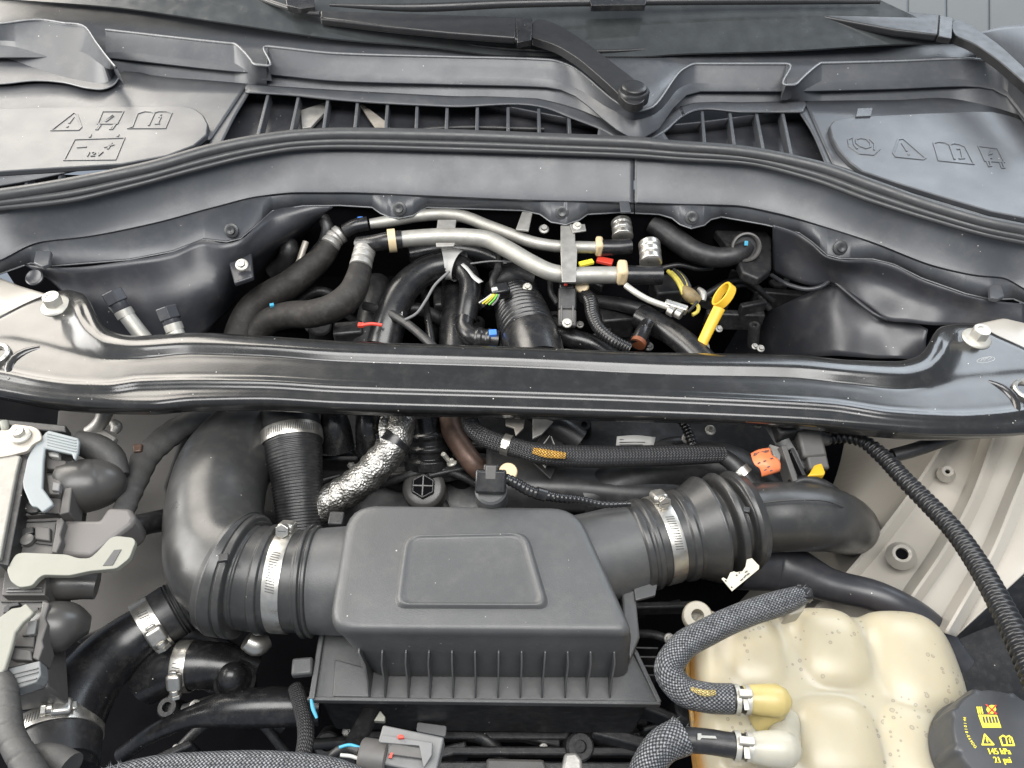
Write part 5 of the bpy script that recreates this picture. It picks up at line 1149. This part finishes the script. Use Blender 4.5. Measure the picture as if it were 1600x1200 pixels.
linefan('panel', [[(1208,350,.008),(1249,365,.008),(1269,379,.008),(1293,400,.008),(1313,405,.008),(1364,406,.008),(1397,414,.008),(1441,436,.008),(1480,450,.008),(1509,460,.008),(1549,469,.006),(1600,475,.004)],
 [(1208,385,-.04),(1245,394,-.034),(1270,404,-.03),(1300,418,-.026),(1330,426,-.026),(1365,434,-.027),(1390,442,-.026),(1430,458,-.022),(1470,472,-.018),(1500,480,-.018),(1540,488,-.014),(1600,500,-.012)],
 [(1208,425,-.09),(1240,438,-.08),(1275,446,-.072),(1300,442,-.062),(1335,466,-.06),(1365,486,-.06),(1385,500,-.06),(1420,504,-.054),(1455,508,-.046),(1490,508,-.042),(1530,508,-.034),(1600,520,-.03)]], shield_m, rs_, n=70, cross=6, solid=.003)
linefan('lower_fold', [[(1130,520,-.34),(1175,500,-.26),(1205,485,-.19),(1240,468,-.13),(1270,455,-.10),(1298,436,-.07),(1335,466,-.07),(1368,494,-.07),(1400,502,-.07),(1430,505,-.065),(1450,515,-.06)],
 [(1130,550,-.38),(1175,535,-.30),(1205,522,-.23),(1240,510,-.17),(1270,500,-.13),(1300,495,-.10),(1340,505,-.085),(1375,515,-.08),(1400,522,-.08),(1425,525,-.075),(1447,530,-.07)],
 [(1130,590,-.42),(1175,580,-.34),(1205,570,-.27),(1240,560,-.21),(1270,558,-.17),(1300,556,-.14),(1340,558,-.12),(1375,560,-.11),(1400,560,-.10),(1425,562,-.10),(1450,562,-.10)]], shield_m, rs_, n=60, cross=6, solid=.003)
tube('bead', [(1205,430,-.085),(1235,446,-.075),(1265,452,-.07),(1290,444,-.062),(1298,436,-.058)], 3.5, shield_m, rs_, seg=10)
tube('bead', [(1298,435,-.058),(1330,462,-.055),(1352,480,-.055),(1372,494,-.056),(1388,500,-.06)], 2.6, shield_m, rs_, seg=10)
# refrigerant ports
for lab, cap, pipe in (('refrigerant charge port with black hex cap nearest the left edge', (176,459,-.005), [(180,474,-.02),(195,490,-.03),(212,512,-.045),(235,540,-.06)]), ('refrigerant charge port with black hex cap nearer the centre', (261,484,-.010), [(266,500,-.025),(272,512,-.03),(280,530,-.04),(286,550,-.05)])):
    t = thing('refrigerant_port', lab, 'charge port', 'refrigerant charge ports')
    c = W(cap); d = (c - W(pipe[1])).normalized(); k = mpp(c)
    hexa('hex_cap', c - d * .016, d, 17.5*k, .020, shield_m, t, bevel=.0014)
    lathe('cap_skirt', c - d * .034, d, [(0, 12*k), (.002, 13.5*k), (.019, 13.5*k)], shield_m, t, seg=30)
    lathe('cap_hole', c + d * .0041, d, [(0, .0022), (.0004, .002), (.0004, 0)], ink_m, t, seg=12)
    tube('pipe', pipe, [12, 12, 12, 12], alu_m, t, seg=20)
    lathe('pipe_collar', W(pipe[1]), d, [(-.006, 12.2*k), (-.005, 14*k), (.006, 14*k), (.007, 12.2*k)], alu_m, t, seg=24)
# the two aluminium pipes
mp = thing('coolant_pipe', 'upper thin aluminium coolant pipe along the firewall', 'metal pipe', 'aluminium coolant pipes')
tube('pipe', [(578,350,-.02),(600,347,-.02),(650,338,-.02),(690,335,-.02),(722,338,-.02),(760,352,-.022),(800,367,-.025),(830,378,-.028),(862,384,-.03),(900,386,-.03),(938,387,-.03)], [8, 9, 9.5, 9.5, 9.5, 9.5, 9.5, 9.5, 9.5, 9.5, 9.5], alu_m, mp, seg=22, n=90)
box('blue_clip', (563,350,-.02), (1, 0, .1), (0, 1, 0), (0, 0, 1), .012, .020, .020, blue_m, mp, bevel=.003)
tube('quick_connector', [(540,362,-.03),(555,354,-.022),(575,350,-.02)], [12, 12, 12], gloss_m, mp, seg=18)
box('natural_clip', (936,385,-.028), (1, 0, 0), (0, 1, 0), (0, 0, 1), .013, .028, .026, natural_m, mp, bevel=.004)
tube('quick_connector', [(940,387,-.03),(965,387,-.03),(985,385,-.03)], [13, 13, 13], gloss_m, mp, seg=20)
mp2 = thing('coolant_pipe', 'lower thick aluminium coolant pipe along the firewall', 'metal pipe', 'aluminium coolant pipes')
tube('pipe', [(618,375,-.015),(650,372,-.015),(690,370,-.015),(735,371,-.015),(760,374,-.016),(790,388,-.02),(830,411,-.026),(860,425,-.03),(890,430,-.032),(930,430,-.033),(972,430,-.034)], [13, 13, 13.5, 13.5, 13.5, 13.5, 13.5, 13.5, 13.5, 13.5, 13.5], alu_m, mp2, seg=26, n=90)
for x0 in (612,): lathe('natural_clip', P(613,376,-.015), P(650,372,-.015) - P(600,377,-.015), [(-.007, .014), (-.007, .020), (.006, .020), (.006, .014)], natural_m, mp2, seg=30, caps=False)
tube('quick_connector', [(560,382,-.03),(585,380,-.02),(604,377,-.015),(628,375,-.015)], [12, 13, 14, 15], gloss_m, mp2, seg=20)
box('natural_clip', (972,426,-.024), (1, 0, 0), (0, 1, 0), (0, 0, 1), .017, .034, .032, natural_m, mp2, bevel=.005)
tube('quick_connector', [(975,430,-.034),(1005,430,-.034),(1034,430,-.034)], [16, 15, 15], gloss_m, mp2, seg=22)
pbk = thing('pipe_bracket', 'stamped steel bracket tying the two aluminium pipes together', 'bracket')
plate('strap', [(876,352),(898,352),(899,380),(902,390),(900,440),(878,440),(876,392)], -.012, .003, dull_m, pbk, bevel=.001)
plate('clip_strap', [(684,343),(713,343),(711,358),(682,358)], -.006, .004, dull_m, pbk, bevel=.001)
plate('clip_strap', [(681,379),(711,379),(709,384),(682,385)], -.008, .004, dull_m, pbk, bevel=.001)
plate('stay', [(806,358),(816,330),(832,332),(826,360)], -.008, .004, dull_m, pbk, bevel=.001)
plate('bolt_ear', [(890,350),(914,350),(916,360),(895,363)], -.008, .003, dull_m, pbk, bevel=.001)
p = P(902,353,-.006); bolt('bolt', p, Vector((0,-.4,1)), 7*mpp(p), bolt_m, pbk)
tag(bolt('flange_bolt', P(850,358,-.03), Vector((0,-.4,1)), .009, dull_m), 'flange bolt between the pipe stay and the bracket strap', 'bolt')
# silver crimped hose ends
def crimp(lab, pts, r, m=steel_m):
    c = thing('crimp_sleeve', lab, 'crimp sleeve', 'silver crimp sleeves on the firewall hoses')
    tube('sleeve', pts, r, m, c, seg=28, n=60, rmod=rprof([0,.08,.1,.3,.36,.42,.6,.66,.72,.9,.95,1], [.7,.98,1,1,.86,1,1,.86,1,1.04,1.04,.8]))
crimp('silver crimp sleeve at the right end of the upper aluminium pipe', [(970,346,-.02),(972,358,-.022),(973,372,-.026)], 16)
crimp('silver crimp sleeve beside the right end of the lower aluminium pipe', [(1014,378,-.02),(1016,395,-.024),(1017,412,-.028)], 17)
crimp('dull crimp sleeve on the outer brown insulated hose', [(535,363,-.04),(524,372,-.045),(515,384,-.05)], 15, dull_m)
crimp('dull crimp sleeve on the inner brown insulated hose', [(571,388,-.03),(567,402,-.033),(563,418,-.038)], 17, dull_m)
for lab, pts, r in (('brown black insulated hose curving along the left of the rear bay', [(520,378,-.05),(505,400,-.065),(478,424,-.08),(450,446,-.09),(420,462,-.10),(396,480,-.11),(376,520,-.13),(372,575,-.16)], [15, 18, 21, 22, 22, 22, 24, 24]), ('brown black insulated hose bending left below its silver crimp', [(565,410,-.038),(560,432,-.045),(548,460,-.055),(522,480,-.065),(490,490,-.075),(452,492,-.09),(420,502,-.11),(396,530,-.14),(390,580,-.17)], [17, 19, 22, 22, 22, 21, 20, 20, 20])):
    tag(tube('insulated_hose', pts, r, insul_m, None, seg=24), lab, 'hose', 'insulated hoses at the left firewall')
for lab, pts, r, m in (
 ('thin bare metal tube beside the outer insulated hose', [(478,378,-.06),(472,395,-.07),(466,412,-.08),(445,430,-.09),(425,450,-.10)], 5, tan_m),
 ('thick black hose arching up to a white paper band', [(600,540,-.12),(608,505,-.10),(620,470,-.085),(642,440,-.075),(672,420,-.07),(705,412,-.07)], [27, 26, 25, 23, 22, 22], gloss_m),
 ('black hose turning down from the white paper band to the elbow', [(700,412,-.07),(722,418,-.07),(734,440,-.075),(733,470,-.085),(728,500,-.10)], [17, 18, 17, 17, 17], gloss_m),
 ('wide black duct column rising behind the brace', [(712,440,-.13),(713,470,-.13),(712,520,-.13),(712,570,-.13)], [22, 24, 26, 26], gloss_m),
 ('thin dark cable crossing below the orange strap', [(570,478,-.09),(600,486,-.08),(630,502,-.07),(670,535,-.06),(690,555,-.06)], 7, rubber_m),
 ('thin grey wire looping under the white paper band', [(632,500,-.06),(648,492,-.06),(665,470,-.058),(680,445,-.055),(702,424,-.05)], 2.2, midgrey_m),
 ('hair thin wire running right from the white paper band', [(735,412,-.05),(770,408,-.05),(800,409,-.05)], 1.4, midgrey_m),
 ('black cable rising to the grey plug left of the bellows', [(781,400,-.06),(778,420,-.06),(770,445,-.06),(782,462,-.06)], 6, rubber_m),
 ('wavy black hose right of the bellows', [(860,440,-.09),(862,460,-.09),(872,475,-.09)], 5, rubber_m),
 ('bundled black cables sweeping to the round grommet at right', [(1020,350,-.04),(1050,370,-.045),(1085,393,-.05),(1120,402,-.05),(1150,398,-.045),(1168,385,-.04)], [16, 18, 17, 16, 15, 14], rubber_m),
 ('smooth dark rail slanting behind the yellow dipstick', [(1000,495,-.09),(1040,515,-.08),(1080,545,-.07),(1110,575,-.065)], [20, 19, 20, 21], gloss_m)):
    o = tube('engine_hose', pts, r, m, None, seg=20)
    tag(o, lab, 'wire' if 'wire' in lab else 'cable' if 'cable' in lab else 'hose')
pb2 = tag(tube('paper_band', [(692,412.5,-.07),(704,411.5,-.07),(718,416,-.07)], 25, white_m, None, seg=28, caps=False), 'white paper band wrapped round the black hose', 'paper band')
tag(linefan('paper_tail', [[(724,411,-.048),(732,418,-.048),(740,428,-.05),(755,440,-.052)], [(720,414,-.048),(730,424,-.048),(740,437,-.05),(748,443,-.052)]], white_m, None, n=12, solid=.0006), 'loose white paper tail hanging off the band', 'paper strip')
hw = thing('hose_print', 'small white printed marking on the thick black hose', 'marking')
for i in range(6): pbox('print_mark', P(613 + i * 3, 482 + i * .9, -.078), P(613.5 + i * 3, 486 + i * .9, -.078), .0016, .002, white_m, hw, bevel=0)
for i in range(5): pbox('print_mark', P(616 + i * 3, 488 + i * .9, -.078), P(616.4 + i * 3, 491 + i * .9, -.078), .0014, .002, white_m, hw, bevel=0)
rt = thing('cable_tie', 'orange red cable tie on the dark hose at left', 'cable tie')
box('tie_head', (564,508,-.07), (1,0,0), (0,1,0), (0,0,1), .010, .008, .006, red_m, rt, bevel=.001)
tube('tie_strap', [(566,508,-.068),(580,506,-.067),(597,508,-.07)], 2.6, red_m, rt, seg=8, flat=.5)
tag(box('cyan_clip', (425,477,-.075), (1,.3,0), (-.3,1,0), (0,0,1), .007, .006, .005, cyan_m, None, bevel=.0005), 'tiny pale blue clip among the insulated hoses', 'clip')
eb = thing('elbow_fitting', 'black elbow fitting with blue lock under the paper band', 'fitting')
tube('elbow', [(728,492,-.095),(727,515,-.10),(735,525,-.10),(760,530,-.10),(780,532,-.10)], [14, 15, 16, 16, 15], gloss_m, eb, seg=22, n=60, rmod=lambda s, th, t: 1.12 if .62 < t < .70 or .8 < t < .86 else 1)
box('blue_lock', (770,521,-.083), (1,.1,0), (-.1,1,0), (0,0,1), .013, .012, .008, blue_m, eb, bevel=.001)
bl = thing('intake_bellows', 'black ribbed intake bellows in the middle of the rear bay', 'bellows')
tube('bellows', [(806,455,-.15),(812,480,-.12),(820,505,-.10),(832,540,-.085),(842,575,-.08)], [34, 40, 44, 46, 46], gloss_m, bl, seg=44, n=150, rmod=lambda s, th, t: 1 - (.13 * (.5 + .5 * math.cos(2*math.pi*s/.0125)) if .08 < t < .72 else 0))
tube('neck', [(770,440,-.10),(800,432,-.10),(830,440,-.11)], [16, 22, 20], dark_m, bl, seg=24)
p = P(824,449,-.07); tag(bolt('hex_bolt', p, Vector((0,-.4,1)), 7.5*mpp(p), bolt_m), 'zinc hex bolt above the black bellows', 'bolt')
gp = thing('sensor_plug', 'black sensor plug with white insert and coloured wires left of the bellows', 'wiring plug')
box('plug_body', (783,455,-.055), (1,.3,0), (-.3,1,0), (0,0,1), .028, .022, .02, gloss_m, gp, bevel=.003)
box('white_insert', (773,453,-.046), (1,.3,0), (-.3,1,0), (0,0,1), .010, .008, .006, white_m, gp, bevel=.001)
for i, m in enumerate((white_m, print_m, yelltape_m, mat('green_wire', (.12,.45,.05), .5), midgrey_m)):
    tube('wire', [(768 + i * 3, 460, -.046),(757 + i * 5, 468, -.05),(749 + i * 5, 473 + i, -.058)], 1.5, m, gp, seg=6)
ss_ = thing('map_sensor', 'black bolted sensor below the lower aluminium pipe', 'sensor')
box('sensor_body', (886,470,-.06), (1,0,0), (0,.9,.4), (0,-.4,.9), .030, .040, .022, dark_m, ss_, bevel=.003)
box('sensor_foot', (886,498,-.07), (1,0,0), (0,.9,.4), (0,-.4,.9), .030, .030, .014, greyp_m, ss_, bevel=.003)
for x in (877, 895): box('sensor_rib', (x,492,-.063), (1,0,0), (0,.9,.4), (0,-.4,.9), .003, .030, .008, greyp_m, ss_, bevel=.0005)
box('sensor_top', (885,448,-.055), (1,0,0), (0,.9,.4), (0,-.4,.9), .024, .016, .02, gloss_m, ss_, bevel=.002)
box('red_seal', (884,444,-.045), (1,0,0), (0,.9,.4), (0,-.4,.9), .006, .006, .004, red_m, ss_, bevel=.0005)
p = P(886,505,-.062); bolt('bolt', p, Vector((0,-.4,1)), 8*mpp(p), bolt_m, ss_)
ap = thing('amber_knob', 'small amber plastic knob beside the bolted sensor', 'knob')
cyl('knob_body', P(910,450,-.07), P(909,446,-.05), .012, natural_m, ap)
cw = tag(tube('ribbed_cable', [(912,462,-.07),(922,470,-.06),(926,492,-.06),(935,512,-.06),(955,530,-.06),(985,545,-.065)], [13, 12, 11, 10, 10, 9], gloss_m, None, seg=18, n=160, rmod=corr(.005, .12)), 'black corrugated cable curving right of the bolted sensor', 'cable')
sp = thing('sensor_pipe', 'thin pale metal pipe with a clamped steel end near the dipstick', 'metal pipe')
tube('pipe', [(978,446,-.03),(990,455,-.03),(1010,467,-.033),(1036,477,-.036),(1048,481,-.038)], [5, 5, 5, 5, 5], bolt_m, sp, seg=14)
box('end_block', (1056,480,-.036), (1,-.45,0), (.45,1,0), (0,0,1), .038, .012, .014, steel_m, sp, bevel=.002)
for x, y in ((1048,486),(1060,490)): cyl('nut', P(x - 4, y - 2, -.036), P(x + 5, y + 3, -.036), .008, steel_m, sp)
yw = thing('yellow_wires', 'loops of yellow taped wiring between the pipes and dipstick', 'wiring')
for i, (dx, dy, m) in enumerate(((0, 0, yelltape_m), (5, 1, yelltape_m), (9, -2, rubber_m), (13, 0, yelltape_m), (17, 2, rubber_m))):
    tube('loop', [(1044 + dx, 424 + dy, -.05),(1054 + dx, 434 + dy, -.044),(1062 + dx * .9, 446 + dy, -.044),(1068 + dx * .7, 460 + dy, -.05)], 2.6 if i % 2 else 3.4, m, yw, seg=8)
tube('wrap', [(1068,452,-.05),(1080,463,-.05),(1092,472,-.055)], [8, 11, 8], mat('tan_tape', (.15,.11,.05), .55, var=.4, vscale=90, bump=.4, bscale=300), yw, seg=14)
tube('wrap', [(1092,452,-.052),(1099,460,-.05),(1098,470,-.055)], [4, 6, 5], dull_m, yw, seg=10)
tube('loop', [(1080,472,-.055),(1091,478,-.055),(1090,487,-.058),(1082,492,-.06)], 3.0, yelltape_m, yw, seg=10)
tube('loop', [(1090,470,-.05),(1084,478,-.048),(1074,488,-.05)], 2.4, rubber_m, yw, seg=8)
tag(box('red_yellow_tag', (945,408,-.045), (1,-.3,0), (.3,1,0), (0,0,1), .028, .014, .006, red_m, None, bevel=.001), 'orange red tag tucked between the two aluminium pipes', 'tag')
tag(box('yellow_flag', (916,411,-.046), (1,.4,0), (-.4,1,0), (0,0,1), .026, .010, .006, print_m, None, bevel=.001), 'yellow flag tucked between the two aluminium pipes', 'tag')
ds = thing('dipstick', 'yellow plastic oil dipstick with ring handle', 'dipstick')
rc0 = P(1131,462,-.012)
ex = (P(1139,445,-.006) - P(1123,480,-.018)).normalized(); cr_ = RM.to_3x3() @ Vector((1, 0, 0)); tc_ = (CP - rc0).normalized()
ey = cr_ * .45 + tc_ * .9; ey = (ey - ex * ey.dot(ex)).normalized(); en_ = ex.cross(ey).normalized()
Rr = [[rc0 + ex * (.0215 * math.cos(t)) + ey * (.0175 * math.sin(t)) + en_ * w for t in np.linspace(0, 2 * math.pi, 49)] for w in (-.0068, -.0055, 0, .0055, .0068)]
loftw('ring_handle', Rr, yellow_m, ds, solid=.0036, off=0, bevel=.0008)
tube('stem', [(1124,481,-.022),(1112,505,-.035),(1100,530,-.05),(1088,556,-.065)], [9.5, 9, 8.5, 8.5], yellow_m, ds, seg=14, flat=.55)
tube('dip_tube', [(1096,530,-.06),(1100,545,-.07),(1102,570,-.08)], [8, 9, 9], bolt_m, ds, seg=16)
gr = thing('firewall_grommet', 'round grey rimmed grommet in the firewall at right', 'grommet')
p = P(1166,386,-.03); k = mpp(p)
lathe('rim', p, Vector((-.1,-.8,.6)), [(-.01, 22*k), (0, 23*k), (.004, 22.5*k), (.005, 20*k), (.002, 18*k), (-.01, 17*k)], greyp_m, gr, seg=36)
lathe('centre', p, Vector((-.1,-.8,.6)), [(-.006, 18*k), (-.005, 0)], rubber_m, gr, seg=24)
box('blue_mark', (1166,380,-.02), (1,0,0), (0,.6,.8), (0,-.8,.6), .006, .008, .003, cyan_m, gr, bevel=.0005)
tag(plate('firewall_pad', [(1105,345),(1190,352),(1206,370),(1206,420),(1185,436),(1160,425),(1150,400)], -.05, .02, dark_m, None, bevel=.004), 'dark panel round the firewall grommet', 'panel')
tag(tube('orange_clip_hose', [(995,540,-.075),(1004,520,-.07),(1012,505,-.07)], [13, 12, 10], gloss_m, None, seg=16), 'dark stub hose near the orange ring by the brace', 'hose')
tag(tube('orange_ring', [(996,538,-.07),(999,533,-.069)], 12.6, mat('orange_ring', (.16,.05,.02), .5), None, seg=18, n=6), 'small orange ring on the dark stub hose', 'ring')
for lab, pts, r, m in (
 ('black hose hanging from the cowl left of the blue clip', [(505,340,-.03),(512,356,-.04),(508,376,-.06),(490,398,-.09)], [9, 10, 10, 9], dark_m),
 ('dark ribbed hose in the shadow left of the insulated hoses', [(440,372,-.07),(452,388,-.07),(448,405,-.09),(425,425,-.12)], [13, 15, 14, 12], dark_m),
 ('dark hose passing under the lower aluminium pipe', [(640,400,-.09),(690,392,-.09),(750,398,-.10),(800,420,-.12)], [16, 18, 18, 16], gloss_m),
 ('dark hose between the thick hose and the insulated hose', [(590,440,-.12),(585,470,-.12),(578,505,-.13),(570,545,-.14)], [18, 20, 22, 22], dark_m),
 ('thin black cable dropping beside the duct column', [(668,430,-.12),(664,460,-.12),(668,495,-.11),(675,540,-.11)], [6, 6, 6, 6], gloss_m),
 ('black branch hose under the map sensor', [(850,520,-.12),(890,528,-.11),(930,540,-.11),(960,560,-.11)], [14, 15, 15, 14], gloss_m),
 ('dark cable looping under the firewall grommet', [(1030,420,-.09),(1060,414,-.085),(1095,420,-.085),(1115,418,-.08)], [4, 4, 4, 4], rubber_m),
 ('black loom slung across the bay above the brace', [(930,470,-.13),(970,476,-.12),(1010,488,-.12),(1050,520,-.12)], [10, 11, 11, 10], dark_m)):
    tag(tube('engine_hose', pts, r, m, None, seg=18), lab, 'cable' if 'cable' in lab else 'hose')
for lab, c, sz, m in (('small black bracket block beside the duct column', (690,470,-.14), (.03,.05,.03), dark_m), ('black connector block under the left crimp sleeves', (545,520,-.12), (.05,.03,.03), dark_m), ('dark actuator box behind the clamped steel pipe end', (1040,455,-.12), (.05,.05,.04), dark_m), ('dark cast boss right of the bolted sensor', (960,500,-.16), (.06,.05,.05), dark_m)):
    tag(box('engine_part', c, (1,.15,0), (-.15,1,0), (0,0,1), *sz, m, None, bevel=.004), lab, 'engine part')
# engine mass in the dark
en = thing('engine_block', 'dark engine block surfaces deep between the hoses', 'engine')
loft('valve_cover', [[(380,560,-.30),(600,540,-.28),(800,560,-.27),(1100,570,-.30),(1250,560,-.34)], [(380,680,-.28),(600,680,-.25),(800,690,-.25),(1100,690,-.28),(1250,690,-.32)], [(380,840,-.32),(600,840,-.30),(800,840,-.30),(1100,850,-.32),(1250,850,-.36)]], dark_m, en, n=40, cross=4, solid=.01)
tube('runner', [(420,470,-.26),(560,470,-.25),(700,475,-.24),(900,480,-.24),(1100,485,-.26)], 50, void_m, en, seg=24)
for x in (520, 575): tube('coil_cap', [(x, 640, -.12), (x + 4, 668, -.14), (x + 8, 700, -.17)], [18, 24, 26], gloss_m, en, seg=24, rmod=lambda s, th, t: 1.1 if .3 < t < .42 else 1)
rg_ = random.Random(11)
def junk(x0, x1, y0, y1, z0, z1, n):
    for i in range(n):
        x, y, z = rg_.uniform(x0, x1), rg_.uniform(y0, y1), rg_.uniform(z0, z1); k = rg_.random(); an = rg_.uniform(-.6, .6)
        u_, v_ = Vector((math.cos(an), math.sin(an), 0)), Vector((-math.sin(an), math.cos(an), 0))
        if k < .35: box('casting_rib', (x, y, z), u_, v_, (0, 0, 1), rg_.uniform(.05, .12), rg_.uniform(.006, .016), rg_.uniform(.02, .05), cast_m, en, bevel=.003)
        elif k < .6:
            p = P(x, y, z); r = rg_.uniform(.010, .024)
            lathe('casting_boss', p, Vector((rg_.uniform(-.2, .2), rg_.uniform(-.5, .1), 1)), [(-.05, r), (0, r), (.003, r * .85), (.003, r * .45), (-.004, r * .4), (-.004, 0)], cast_m, en, seg=20)
        elif k < .75:
            p = P(x, y, z); bolt('casting_bolt', p, Vector((0, -.4, 1)), rg_.uniform(.006, .010), dull_m, en)
        else:
            p = P(x, y, z); d = u_ * rg_.uniform(.05, .1); tube('casting_pipe', [p - d, p + v_ * .02 + Vector((0, 0, .02)), p + d - Vector((0, 0, .02))], rg_.uniform(.006, .013), dark_m if k < .9 else cast_m, en, seg=14, px=False)
junk(600, 1190, 440, 545, -.20, -.14, 26)
junk(1090, 1235, 430, 550, -.20, -.15, 9)
junk(400, 560, 400, 520, -.22, -.15, 8)
junk(490, 760, 665, 780, -.25, -.19, 16)
junk(880, 1190, 660, 770, -.24, -.17, 12)
junk(250, 480, 1010, 1190, -.40, -.32, 12)
junk(500, 1010, 1115, 1210, -.40, -.33, 14)
junk(1010, 1100, 900, 1190, -.34, -.26, 12)
for i, y in enumerate((1128, 1150, 1174, 1198)):
    pbox('shroud_bar', P(560 + i * 10, y, -.36), P(1010, y + 2, -.36), .012, .02, cast_m, en, bevel=.003)
# ------------------------------------------------------------------ origins at the base of each thing
bpy.context.view_layer.update()
def tree(o):
    out = [o]
    for c in o.children: out += tree(c)
    return out
for root in [o for o in COL.objects if o.parent is None and o.type in ('MESH', 'EMPTY')]:
    ms = [o for o in tree(root) if o.type == 'MESH' and o.data.vertices]
    if not ms: continue
    co = []
    for o in ms:
        if o.location.length > 0:
            o.data.transform(Matrix.Translation(o.location)); o.location = (0, 0, 0)
        a = np.empty(len(o.data.vertices) * 3); o.data.vertices.foreach_get('co', a); co.append(a.reshape(-1, 3))
    a = np.concatenate(co); lo, hi = a.min(0), a.max(0)
    base = Vector(((lo[0] + hi[0]) / 2, (lo[1] + hi[1]) / 2, lo[2]))
    for o in ms: o.data.transform(Matrix.Translation(-base))
    root.location = base
